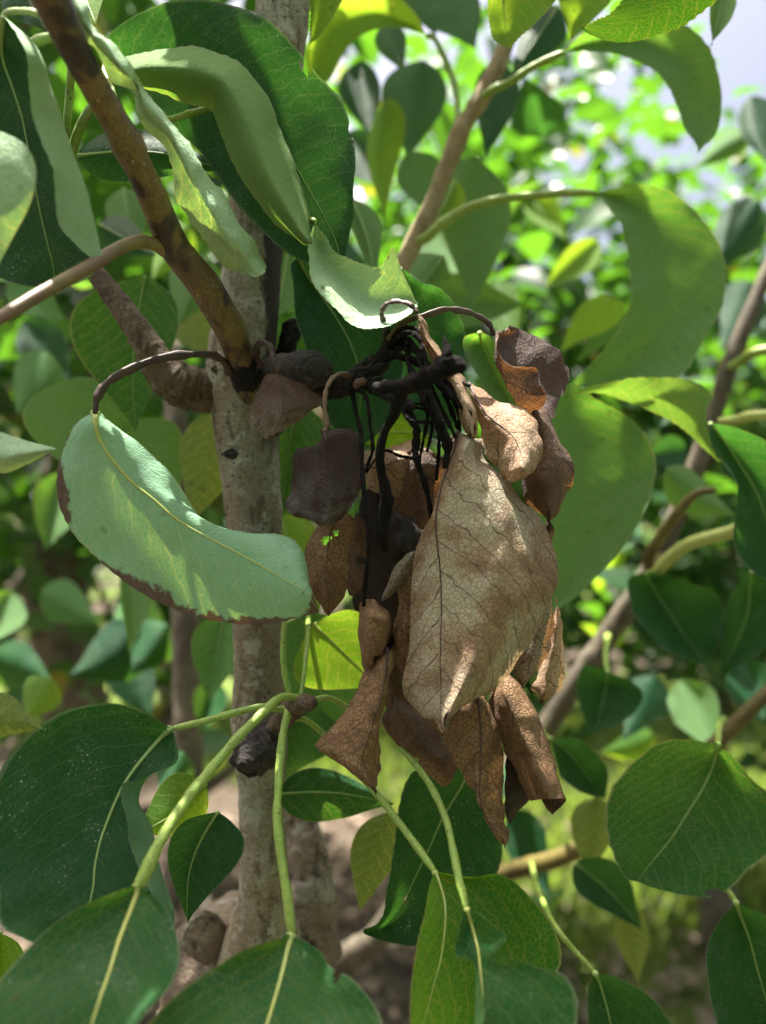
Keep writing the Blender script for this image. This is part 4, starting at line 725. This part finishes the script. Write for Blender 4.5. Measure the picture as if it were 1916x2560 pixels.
for b, t_, wl, wr, d, mt, fc, bd in [((1180, 395), (1180, 775), 95, 90, 430, 'soft', 'under', 10), ((1020, 380), (1120, 560), 60, 60, 450, 'soft', 'under', 0), ((1060, 150), (1020, 400), 90, 70, 470, 'dark', 'under', 0), ((975, 245), (965, 545), 30, 60, 455, 'yellow', 'under', -25),
    ((880, 500), (935, 700), 30, 45, 345, 'soft', 'under', 12), ((1250, 150), (1215, 395), 50, 60, 440, 'dark', 'top', 0), ((1395, 15), (1280, 190), 45, 60, 410, 'dark', 'top', 0), ((1815, -40), (1778, 115), 25, 40, 335, 'soft', 'under', 0),
    ((900, 150), (930, 350), 60, 40, 480, 'dark', 'top', 0), ((860, 330), (960, 470), 60, 60, 520, 'dark', 'top', 0), ((960, 60), (1010, 180), 40, 40, 440, 'green', 'top', 0), ((1120, -30), (1190, 120), 80, 60, 440, 'dark', 'under', 0), ((1050, -60), (1090, 90), 60, 50, 460, 'dark', 'under', 0),
    ((1110, 640), (1000, 780), 60, 50, 420, 'soft', 'under', 0), ((1140, 450), (1060, 620), 40, 45, 415, 'yellow', 'under', 0),
    ((310, 470), (330, 640), 50, 60, 420, 'soft', 'under', 0), ((250, 560), (390, 640), 50, 45, 380, 'dark', 'top', 0), ((520, 640), (440, 820), 70, 60, 420, 'soft', 'under', 0), ((430, 740), (540, 900), 60, 60, 460, 'olive', 'under', 0), ((560, 330), (500, 520), 60, 60, 350, 'dark', 'top', 0),
    ((20, 700), (160, 800), 50, 60, 440, 'green', 'under', 0), ((60, 800), (180, 960), 60, 60, 520, 'dark', 'top', 0), ((330, 1400), (320, 1640), 35, 45, 420, 'soft', 'under', 10), ((350, 1570), (170, 1690), 70, 80, 540, 'dark', 'top', 20), ((420, 1560), (330, 1690), 60, 60, 540, 'green', 'top', 0),
    ((560, 1540), (520, 1760), 70, 60, 400, 'green', 'under', 0), ((-30, 1640), (140, 1720), 60, 60, 520, 'green', 'top', 10), ((300, 1640), (380, 1800), 60, 60, 560, 'dark', 'top', 0), ((130, 1700), (60, 1800), 50, 50, 460, 'yellow', 'top', 0), ((540, 1700), (500, 1840), 40, 40, 520, 'green', 'top', 0),
    ((200, -40), (240, 60), 35, 45, 260, 'yellow', 'under', 0), ((40, -60), (120, 80), 70, 60, 300, 'dark', 'top', 0), ((720, 640), (690, 800), 60, 70, 340, 'soft', 'under', 0), ((740, 1000), (700, 1300), 60, 90, 330, 'green', 'top', 0), ((700, 1290), (800, 1560), 70, 80, 345, 'yellow', 'under', 0),
    ((0, 2330), (-20, 2560), 60, 60, 250, 'yellow', 'top', 0),
    ((120, 880), (40, 1040), 60, 70, 480, 'green', 'under', 0), ((250, 700), (120, 640), 50, 40, 520, 'green', 'top', 0), ((470, 560), (380, 700), 50, 50, 500, 'yellow', 'under', 0), ((300, 1500), (420, 1620), 55, 60, 620, 'green', 'under', 0), ((100, 1480), (250, 1560), 50, 60, 640, 'green', 'under', 0),
    ((560, 1600), (430, 1720), 50, 55, 600, 'green', 'top', 0), ((30, 1480), (-40, 1620), 60, 60, 560, 'soft', 'under', 0), ((460, 1880), (400, 1990), 50, 50, 480, 'green', 'top', 0), ((200, 760), (330, 900), 60, 60, 560, 'soft', 'under', 0), ((160, 1180), (110, 1380), 60, 70, 520, 'soft', 'under', 0)]:
    sleaf(b, t_, wl, wr, d, mt, PT, fc, bend=bd, d2=d * 0.96, fold=random.choice((-1, 1)) * random.uniform(4, 14), nt=22, ns=13, rib='rib_green' if d < 430 else None)

# ---- the dead cluster -----------------------------------------------------
DEADL = {}
L([(698, 926), [(672, 950, 262), (700, 950, 259), (748, 944, 262)], [(655, 985, 262), (705, 985, 257), (792, 984, 264)], [(640, 1020, 263), (705, 1020, 255), (808, 1006, 266)], [(638, 1052, 264), (700, 1045, 256), (776, 1025, 264)], [(654, 1076, 265), (690, 1070, 259), (736, 1060, 264)], (683, 1086)],
  262, 'bloom', 'top', nt=34, ns=24, wav=1.0, ragged=3, rib='rib_dry', ribr=0.35, pet=[(652, 912, 284, 7), (643, 885, 278, 8), (645, 862, 272, 8), (662, 857, 267, 8), (678, 872, 263, 8), (684, 900, 261, 8), (698, 928, 260, 6)], petmat='petdark', label='small brown dead leaf with grey bloom against the trunk')
L([(808, 1072), [(779, 1106), (815, 1090), (878, 1076)], [(736, 1122), (815, 1122), (897, 1100)], [(728, 1185), (815, 1180), (908, 1150)], [(714, 1250), (812, 1242), (906, 1220)], [(725, 1280), (805, 1286), (882, 1268)], [(765, 1302), (800, 1310), (850, 1302)], (797, 1320)],
  (250, 246, 250), 'sooty', 'top', nt=40, ns=26, wav=1.2, ragged=4, rib='rib_dry', ribr=0.35, pet=[(882, 945, 266, 6), (876, 940, 262, 6), (853, 934, 258, 5.5), (829, 949, 254, 5.5), (814, 980, 251, 5.5), (812, 1019, 249, 5.5), (818, 1060, 248, 6), (812, 1080, 247.5, 6)], petmat='drypet', label='dark sooty brown dead leaf with broad blunt tip')
L([(835, 1270), [(787, 1315), (830, 1310), (882, 1300)], [(768, 1357), (820, 1355), (876, 1357)], [(758, 1410), (815, 1405), (872, 1408)], [(764, 1455), (815, 1455), (866, 1454)], [(795, 1503), (820, 1500), (850, 1504)], (820, 1541)],
  (260, 254, 262), 'brown', 'under', nt=40, ns=24, wav=0.8, ragged=2, holes=((812, 1352, 11), (842, 1332, 8), (822, 1345, 6)), rib='rib_dry', ribr=0.3, label='narrow brown dead leaf with small holes')
L([(890, 1270), [(868, 1330), (895, 1330), (918, 1310)], [(864, 1390), (890, 1390), (915, 1380)], [(872, 1440), (890, 1440), (908, 1450)], (880, 1490)], (266, 262, 268), 'cocoa', 'under', wav=1.4, ragged=4, holes=((900, 1400, 12),))
# rolled cone leaf on a long thread-like stalk
L([(936, 1500), [(905, 1508, 252), (925, 1526, 240), (962, 1545, 240), (975, 1525, 254)], [(902, 1550, 254), (922, 1560, 240), (965, 1566, 241), (986, 1560, 256)], [(901, 1610, 254), (920, 1610, 242), (958, 1608, 243), (980, 1600, 256)], [(903, 1660, 254), (918, 1660, 244), (945, 1655, 245), (968, 1640, 256)], [(915, 1690, 252), (925, 1690, 246), (938, 1688, 247), (950, 1680, 254)], (930, 1705, 250)],
  250, 'brown', 'under', nt=36, ns=24, wav=0.7, ragged=2, holes=((945, 1650, 10),),
  pet=[(880, 975, 264, 5), (891, 1030, 256, 5.5), (903, 1088, 250, 6), (907, 1181, 246, 6), (914, 1280, 243, 6), (923, 1338, 242, 6), (918, 1407, 242, 5.5), (912, 1473, 243, 5.5), (910, 1515, 245, 5)], petmat='char', label='brown dead leaf rolled into a cone on a thread-like stalk')
L([(966, 1622), [(937, 1640), (968, 1650), (988, 1650)], [(907, 1692), (962, 1700), (976, 1692)], [(880, 1744), (950, 1745), (966, 1745)], [(846, 1790), (934, 1795), (958, 1800)], [(802, 1842), (916, 1850), (956, 1860)], [(790, 1868), (902, 1895), (953, 1920)], [(850, 1915), (905, 1938), (951, 1960)], (943, 1987)],
  (248, 242, 250), 'brown', 'under', d2=(240, 236, 246), nt=46, ns=28, wav=0.7, ragged=3, rib='rib_dry', ribr=0.5, pet=[(1020, 1560, 262, 5), (990, 1590, 256, 6), (966, 1630, 248, 6)], petmat='char', label='triangular brown dead leaf with dark midrib, hanging lowest beside the green stalks')
L([(990, 1640), [(955, 1680), (985, 1680), (1030, 1660)], [(950, 1740), (985, 1740), (1030, 1740)], (990, 1810)], (264, 260, 266), 'cocoa', 'under', wav=1.2, ragged=3)
L([(985, 1735), [(958, 1790), (1000, 1780), (1040, 1770)], [(985, 1840), (1030, 1825), (1075, 1800)], [(1030, 1885), (1065, 1868), (1105, 1850)], [(1070, 1905), (1095, 1895), (1128, 1890)], (1112, 1916)], (262, 255, 266), 'cocoa', 'under', wav=1.2, ragged=3, rib='rib_dry', ribr=0.35, label='dark brown curled dead leaf under the big tan leaf')
L([(1100, 1850), [(1050, 1890), (1090, 1890), (1130, 1880)], [(1060, 1930), (1095, 1930), (1140, 1930)], (1110, 1968)], (270, 267, 270), 'brown', 'under', wav=1.0, ragged=3)
# dark heart of the cluster
L([(990, 1150), [(920, 1230), (990, 1240), (1090, 1230)], [(890, 1330), (985, 1340), (1110, 1330)], [(880, 1450), (985, 1450), (1100, 1450)], [(900, 1520), (980, 1520), (1070, 1530)], (960, 1580)], (282, 276, 282), 'black', 'top', wav=2.0, ragged=4, label='dead leaf deep inside the cluster, coloured black for the shade there')  # inner shade of the cluster put into this leaf's black colour
L([(1040, 1120), [(985, 1170), (1040, 1170), (1110, 1160)], [(975, 1230), (1045, 1230), (1110, 1220)], [(980, 1300), (1050, 1290), (1100, 1290)], (1030, 1350)], (268, 262, 266), 'cocoa', 'under', wav=1.4, ragged=4, rib='rib_dry', ribr=0.3)
L([(960, 1262), [(945, 1290), (985, 1280), (1040, 1275)], [(938, 1335), (990, 1330), (1064, 1330)], [(950, 1380), (1000, 1375), (1060, 1370)], (1000, 1412)], (262, 250, 258), 'black', 'top', wav=2.0, ragged=6, label='black crumpled dead leaf behind the big tan leaf')
L([(905, 1168), [(912, 1205, 266), (915, 1160, 262), (910, 1128, 270)], [(945, 1225, 264), (948, 1168, 258), (950, 1122, 270)], [(990, 1235, 266), (990, 1150, 260), (990, 1110, 272)], [(1020, 1190, 268), (1022, 1142, 264), (1030, 1098, 272)], (1042, 1130)], 266, 'tan2', 'under', wav=0.8, ragged=3, rib='rib_dry', ribr=0.35, pet=[(1000, 1010, 252, 4), (1045, 1090, 256, 4.5), (1040, 1135, 260, 5)], petmat='char', label='reddish tan dead leaf lit by sun behind the black stalks')
L([(925, 1180), [(905, 1230), (945, 1215), (1000, 1220)], [(900, 1290), (945, 1280), (1000, 1280)], [(905, 1330), (940, 1340), (985, 1330)], (935, 1380)], (272, 268, 272), 'black', 'top', wav=1.6, ragged=4)
L([(1040, 1385), [(1000, 1405), (1020, 1405), (1048, 1410)], [(1002, 1470), (1020, 1470), (1045, 1470)], [(1000, 1540), (1015, 1540), (1045, 1540)], [(972, 1610), (1000, 1610), (1045, 1610)], [(990, 1660), (1015, 1665), (1045, 1660)], (1028, 1730)], (258, 252, 256), 'brown', 'under', wav=1.0, ragged=3, label='thin brown dead leaf edge beside the big tan leaf')
L([(1048, 1366), [(1002, 1398), (1014, 1408), (1038, 1420)], [(970, 1450), (985, 1460), (1006, 1465)], (955, 1503)], (252, 249, 252), 'grey', 'under', wav=0.4, nt=22, ns=14)
# the big tan leaf
L([(1146, 1080), [(1124, 1105), (1142, 1105), (1172, 1100), (1206, 1088)], [(1111, 1162), (1122, 1165), (1166, 1150), (1218, 1150)], [(1092, 1240), (1100, 1240), (1195, 1225), (1297, 1240)], [(1052, 1350), (1093, 1322), (1225, 1300), (1357, 1305)], [(1031, 1450), (1101, 1410), (1248, 1400), (1395, 1425)], [(1025, 1540), (1107, 1510), (1245, 1500), (1381, 1506)],
   [(1028, 1625), (1106, 1610), (1215, 1605), (1316, 1632)], [(1010, 1725), (1104, 1700), (1175, 1690), (1238, 1718)], [(1050, 1786), (1106, 1772), (1135, 1762), (1165, 1768)], [(1090, 1796), (1109, 1802), (1114, 1796), (1120, 1790)], (1111, 1833)],
  (252, 246, 242, 254), 'tan', 'under', d2=(234, 230, 224, 238), nt=72, ns=44, wav=0.9, ragged=4, crum=0.22, rib='rib_dry', ribr=0.5,
  pet=[(976, 864, 256, 6), (1007, 856, 252, 7), (1019, 872, 249, 8), (1023, 910, 246, 8.5), (1038, 949, 244, 9), (1057, 988, 242, 9), (1081, 1026, 241, 9.5), (1100, 1070, 240, 10), (1120, 1120, 240, 11), (1112, 1170, 240, 7)], petmat='char', label='biggest pale tan dead leaf with branching brown veins')
L([(1172, 958), [(1182, 1000), (1192, 1000), (1207, 984)], [(1197, 1050), (1217, 1040), (1243, 1009)], [(1211, 1100), (1250, 1066), (1297, 1027)], [(1224, 1152), (1281, 1092), (1337, 1054)], [(1250, 1184), (1300, 1132), (1352, 1108)], [(1275, 1198), (1312, 1172), (1350, 1162)], (1316, 1196)],
  (262, 256, 262), 'tan2', 'under', d2=(242, 232, 244), nt=44, ns=28, wav=0.8, ragged=3, rib='rib_dry', ribr=0.4, pet=[(1046, 905, 250, 6), (1090, 930, 248, 6), (1130, 950, 248, 6), (1176, 965, 249, 5)], petmat='char', label='light tan dead leaf in full sun above the biggest one')
L([[(1238, 826), (1237, 827), (1237, 829)], [(1300, 827, 276), (1238, 860, 264), (1246, 874, 256)], [(1380, 860, 278), (1245, 900, 262), (1287, 904, 254)], [(1426, 910, 278), (1262, 945, 261), (1337, 922, 253)], [(1423, 955, 276), (1280, 985, 260), (1347, 960, 252)], [(1402, 1002, 272), (1298, 1020, 259), (1364, 990, 252)], [(1380, 1048, 266), (1335, 1040, 259), (1360, 1014, 254)]],
  266, 'cocoa', 'top', nt=44, ns=30, wav=0.9, ragged=3, pet=[(972, 849, 255, 7), (988, 826, 253, 8), (1011, 802, 252, 8), (1065, 787, 252, 7.5), (1111, 773, 254, 7), (1154, 777, 257, 7), (1193, 789, 261, 7), (1224, 810, 265, 7), (1236, 838, 267, 6)], petmat='petdark', label='dark brown dead leaf curled into a cup on a long arched stalk')
L([(1305, 1018), [(1320, 1040), (1345, 1030), (1364, 1028)], [(1335, 1090), (1362, 1085), (1390, 1088)], [(1330, 1150), (1372, 1140), (1414, 1140)], [(1308, 1200), (1367, 1190), (1424, 1190)], [(1315, 1245), (1372, 1240), (1423, 1235)], [(1345, 1282), (1377, 1282), (1402, 1284)], (1371, 1332)], (264, 256, 264), 'cocoa', 'under', d2=(260, 252, 262), nt=40, ns=24, wav=1.3, ragged=3, label='long dark brown crumpled dead leaf with an amber lower edge')
L([(1372, 1300), [(1360, 1325), (1372, 1325), (1383, 1318)], [(1358, 1350), (1368, 1355), (1380, 1350)], (1368, 1385)], (262, 260, 262), 'sooty', 'top', nt=20, ns=12)
L([(1375, 1470), [(1300, 1540), (1350, 1530), (1388, 1520)], [(1290, 1610), (1340, 1600), (1388, 1580)], [(1280, 1680), (1325, 1670), (1372, 1640)], (1305, 1730)], (256, 252, 256), 'grey', 'under', wav=0.9, ragged=2, rib='rib_dry', ribr=0.3, label='grey-tan dead leaf half hidden behind the biggest one')
L([(1392, 1495), [(1378, 1560), (1390, 1560), (1404, 1560)], [(1364, 1640), (1382, 1640), (1397, 1635)], [(1322, 1710), (1367, 1700), (1405, 1700)], [(1328, 1745), (1367, 1742), (1406, 1728)], (1356, 1766)], (264, 259, 264), 'tan2', 'under', wav=1.0, ragged=3, label='pinkish tan dead leaf edge at the outer side of the cluster')
L([(1180, 1700), [(1080, 1780), (1195, 1760), (1216, 1760)], [(1110, 1850), (1200, 1830), (1245, 1830)], [(1135, 1910), (1200, 1900), (1260, 1890)], [(1162, 1962), (1199, 1960), (1263, 1960)], [(1190, 2005), (1200, 2005), (1262, 2020)], [(1213, 2052), (1222, 2055), (1264, 2050)], [(1240, 2092), (1256, 2096), (1281, 2085)], (1264, 2123)],
  (252, 245, 250), 'brown', 'under', d2=(246, 242, 248), nt=50, ns=28, wav=0.7, ragged=2.5, rib='rib_dry', ribr=0.55, label='long pointed brown dead leaf with black midrib, lowest tip of the cluster')
L([[(1245, 1690, 258), (1262, 1690, 248), (1280, 1684, 254), (1275, 1690, 264)], [(1229, 1745, 257), (1262, 1730, 244), (1302, 1715, 252), (1260, 1750, 268)], [(1236, 1805, 256), (1290, 1785, 242), (1342, 1780, 252), (1285, 1810, 268)], [(1258, 1862, 255), (1310, 1845, 240), (1364, 1845, 252), (1300, 1870, 268)], [(1283, 1910, 254), (1332, 1900, 239), (1384, 1900, 251), (1315, 1925, 268)], [(1306, 1955, 253), (1352, 1950, 238), (1397, 1955, 250), (1350, 1994, 264)], [(1330, 2000, 253), (1372, 1998, 238), (1413, 2001, 250), (1380, 2040, 260)]],
  250, 'brown', 'under', nt=50, ns=34, wav=0.6, ragged=2, label='brown dead leaf rolled into an open tube')
L([(1275, 1870), [(1264, 1920), (1285, 1920), (1310, 1920)], [(1262, 1980), (1285, 1980), (1330, 1985)], [(1262, 2015), (1280, 2010), (1320, 2010)], [(1268, 2045), (1278, 2040), (1290, 2030)], (1274, 2066)], (256, 258, 266), 'black', 'top', nt=26, ns=16, wav=0.6, ragged=2)
# curled leaf at the top of the bundle
L([(1041, 777), [(1040, 805), (1052, 798), (1067, 792)], [(1045, 845), (1062, 835), (1083, 826)], [(1060, 880), (1085, 870), (1114, 884)], [(1090, 930), (1120, 920), (1152, 925)], [(1120, 970), (1145, 970), (1174, 965)], [(1150, 1020), (1166, 1020), (1186, 1010)], [(1174, 1085), (1182, 1085), (1192, 1080)], (1186, 1098)],
  (246, 240, 250), 'tan2', 'under', d2=(246, 242, 250), nt=44, ns=22, wav=0.9, ragged=2, pet=[(968, 840, 256, 6), (961, 806, 252, 6.5), (955, 783, 250, 6.5), (968, 760, 248, 6.5), (996, 754, 246, 6.5), (1026, 762, 244, 6.5), (1043, 782, 244, 6)], petmat='petdark', label='narrow tan dead leaf curling down from a hooped stalk')
# bare blackened stalks and the withered shoot tip
for pts in ([(976, 856, 257, 7), (1000, 826, 250, 8), (1026, 818, 247, 8), (1046, 826, 245, 6), (1052, 836, 245, 4)],
            [(980, 856, 256, 7), (1011, 845, 250, 8), (1030, 856, 246, 8), (1046, 887, 243, 8), (1057, 926, 241, 8), (1069, 968, 240, 8.5), (1084, 1007, 239, 9), (1104, 1057, 238, 9), (1127, 1110, 238, 8)],
            [(965, 895, 254, 7), (1011, 891, 248, 8), (1050, 907, 245, 8), (1073, 926, 243, 9), (1104, 961, 242, 9), (1138, 996, 242, 10), (1169, 1034, 243, 11), (1181, 1088, 244, 9)],
            [(985, 880, 252, 6), (1060, 920, 247, 7), (1104, 972, 246, 8), (1123, 1011, 246, 8), (1146, 1072, 247, 6)], [(995, 890, 250, 6), (1080, 930, 248, 7), (1125, 985, 248, 7.5), (1146, 1030, 249, 7), (1150, 1080, 250, 5)],
            [(1010, 1005, 247, 9), (1042, 1062, 244, 10), (1038, 1123, 243, 10), (1050, 1173, 243, 9.5), (1065, 1220, 244, 9), (1078, 1285, 246, 8), (1085, 1340, 248, 6)],
            [(1020, 1010, 247, 5), (1062, 1012, 246, 6), (1069, 1046, 247, 5.5), (1058, 1104, 249, 5), (1050, 1150, 251, 4)], [(1030, 1015, 248, 5), (1075, 1030, 249, 5), (1080, 1075, 251, 5), (1068, 1130, 254, 4)],
            [(903, 975, 257, 7), (915, 990, 253, 7), (922, 1019, 251, 6), (926, 1065, 250, 5.5), (932, 1119, 250, 5.5), (922, 1155, 251, 4.5), (912, 1180, 252, 3.5)],
            [(1000, 1000, 246, 6), (1025, 1050, 242, 6), (1090, 1060, 243, 6), (1098, 1110, 245, 6), (1092, 1200, 250, 5)], [(915, 1180, 252, 3), (960, 1128, 256, 4), (1000, 1140, 256, 5), (1032, 1146, 255, 5)],
            [(990, 870, 252, 5), (1040, 880, 246, 6), (1090, 925, 244, 6), (1135, 975, 243, 7), (1165, 1020, 243, 7), (1188, 1075, 244, 5)], [(975, 870, 256, 5), (1025, 862, 249, 6), (1050, 880, 246, 6), (1062, 930, 245, 6), (1090, 990, 244, 6), (1118, 1050, 244, 6), (1140, 1095, 244, 5)],
            [(980, 860, 254, 7), (1006, 836, 246, 8), (1030, 832, 243, 8), (1050, 850, 241, 8), (1062, 890, 240, 7.5), (1078, 930, 240, 7), (1098, 968, 241, 7)]):
    ptube('dead_stalk', [(a, b, c, e * .8) for a, b, c, e in pts], M['char'], PT, n=10 * len(pts), sides=12, rad=RIDGE, rough=0.1, seed=int(pts[0][0] + pts[-1][1]), rscale=700)
ptube('withered_shoot', [(940, 965, 240, 9), (965, 968, 228, 15), (1000, 965, 219, 20), (1040, 955, 214, 24), (1080, 935, 211, 26), (1115, 915, 210, 30), (1140, 915, 210, 26), (1158, 925, 211, 12)], M['char'], PT, n=90, sides=24, rough=0.2, seed=40, rscale=200)
ptube('withered_shoot', [(1110, 910, 210, 16), (1118, 880, 210, 12), (1114, 855, 210, 6), (1111, 840, 210, 2)], M['char'], PT, n=20, sides=10, rough=0.1, seed=41)
ptube('withered_shoot', [(1010, 968, 219, 18), (996, 1000, 222, 15), (985, 1040, 226, 12), (962, 1078, 230, 11), (950, 1135, 233, 11), (956, 1189, 236, 12), (967, 1243, 238, 15), (962, 1290, 240, 16), (958, 1340, 243, 14), (965, 1375, 246, 8)], M['char'], PT, n=110, sides=16, rough=0.13, seed=42, rscale=250)

# ------------------------------------------------------------------ the tree's crown, unseen above the frame: leaves placed to cast the dappled shade
def px_line(x, y, d):
    return W(x, y, d)
LIT = [(265, 110, 205, 14), (215, 60, 202, 12), (310, 170, 212, 12), (90, 160, 208, 12), (180, 470, 208, 13), (15, 455, 196, 12), (920, 800, 248, 26), (860, 765, 252, 16), (980, 790, 248, 20), (1000, 930, 296, 20), (1120, 780, 292, 18),
       (1260, 1060, 244, 30), (1310, 1100, 244, 26), (1080, 830, 240, 14), (1200, 1150, 236, 24), (1260, 1250, 235, 26), (1180, 1210, 238, 20), (960, 1140, 262, 20), (840, 2430, 210, 30), (880, 2520, 206, 30), (1360, 1720, 262, 16), (1320, 1850, 244, 18), (1220, 1900, 246, 8),
       (600, 1840, 239, 9), (480, 1990, 224, 10), (704, 2150, 226, 9), (710, 1600, 259, 9), (380, 2000, 282, 34), (820, 1970, 292, 26), (1700, 560, 360, 40), (1780, 640, 356, 25), (1640, 180, 356, 30), (1480, 1010, 346, 26), (1520, 1180, 346, 12), (870, 1580, 300, 30), (900, 60, 398, 50),
       (1290, 40, 300, 40), (1640, 980, 338, 40), (1330, 870, 268, 10), (1270, 940, 258, 14), (440, 945, 289, 7), (1250, 2260, 238, 30), (1330, 2320, 238, 26), (1160, 2480, 232, 24), (1440, 80, 334, 30), (1400, 1180, 258, 14), (940, 900, 252, 10)]
SV = np.array(SUN_V)
lit = []
for x, y, d, r in LIT:
    lit.append(W(x, y, d))
    lit += [W(x + .6 * r * math.cos(a), y + .6 * r * math.sin(a), d) for a in np.arange(0, 6.2, 0.785)]
lit = np.array(lit)
sh = []                                     # what stands in the shade: points on the tree's own leaves and wood
for o in list(PT.children) + list(NB.children):
    if o.type == 'MESH' and o.name.split('.')[0] in ('leaf', 'trunk', 'branch', 'spur', 'blighted_spur', 'pruned_stub'):
        v = np.empty(len(o.data.vertices) * 3); o.data.vertices.foreach_get('co', v); v = v.reshape(-1, 3); sh.append(v[rng.permutation(len(v))[:int(30 + np.ptp(v, axis=0).prod() ** (1 / 3) * 1600)]])
sh = np.concatenate(sh); sh = sh[(sh[:, 1] < 0.46) & (sh[:, 2] > CAMZ - 0.22) & (sh[:, 2] < CAMZ + 0.20)]
lc = np.array([W(x, y, d) for x, y, d, r in LIT]); lr = np.array([r * d / 1000 / F for x, y, d, r in LIT])
e1 = np.cross(SV, (0, 1, 0)); e1 /= np.linalg.norm(e1); e2 = np.cross(SV, e1)
fl = lambda Q: np.stack([Q @ e1, Q @ e2], -1)
dm = np.linalg.norm(fl(sh)[:, None] - fl(lc)[None], axis=-1); sh = sh[(dm > lr[None] * 1.3 + 0.001).all(1)]
open_ = np.ones(len(sh), bool); acc = []
NC = 20000
cp = np.stack([rng.uniform(-.42, .40, NC), rng.uniform(-.10, 0.72, NC), rng.uniform(1.56, 2.15, NC)], 1)
cs = rng.uniform(0.022, 0.075, NC); cw = rng.uniform(.55, .72, NC); X, Yv, Z = frames(NC, 0.25, 0.6)
okz = cp[:, 2] > CAMZ + 0.085 + 0.70 * np.maximum(cp[:, 1], 0)
def hits(i, Q, grow):
    den = SV @ Z[i]
    if abs(den) < 0.15: return np.zeros(len(Q), bool)
    t = ((cp[i] - Q) @ Z[i]) / den; q = Q + t[:, None] * SV - cp[i]
    a = q @ X[i] / cs[i]; b = q @ Yv[i] / (cs[i] * cw[i])
    return (t > 0) & (((a - .48) / (.5 + grow)) ** 2 + (b / (.48 + grow)) ** 2 < 1)
for i in range(NC):
    if not okz[i]: continue
    if hits(i, lit, 0.03).any(): continue
    h = hits(i, sh[open_], -0.06)
    if h.sum() < max(2, 0.0005 * len(sh)): continue
    acc.append(i); idx = np.where(open_)[0]; open_[idx[h]] = False
    if open_.mean() < 0.06: break
print('crown leaves', len(acc), 'unshaded', round(float(open_.mean()), 3), 'leaf objects', LEAFN)
# a looser crown, also unseen, higher up and behind the camera
n = 420
ep = np.stack([rng.uniform(-.9, .9, n), rng.uniform(-1.0, -.25, n), rng.uniform(1.5, 2.3, n)], 1)
Xe, Ye, Ze = frames(n)
a = np.array(acc)
crown = leafcloud_mesh('crown', np.concatenate([cp[a], ep]), np.concatenate([X[a], Xe]), np.concatenate([Yv[a], Ye]), np.concatenate([Z[a], Ze]), np.concatenate([cs[a], rng.uniform(.05, .085, n)]), np.concatenate([cw[a], rng.uniform(.55, .72, n)]), M['foliage'], PT); crown['kind'] = 'stuff'
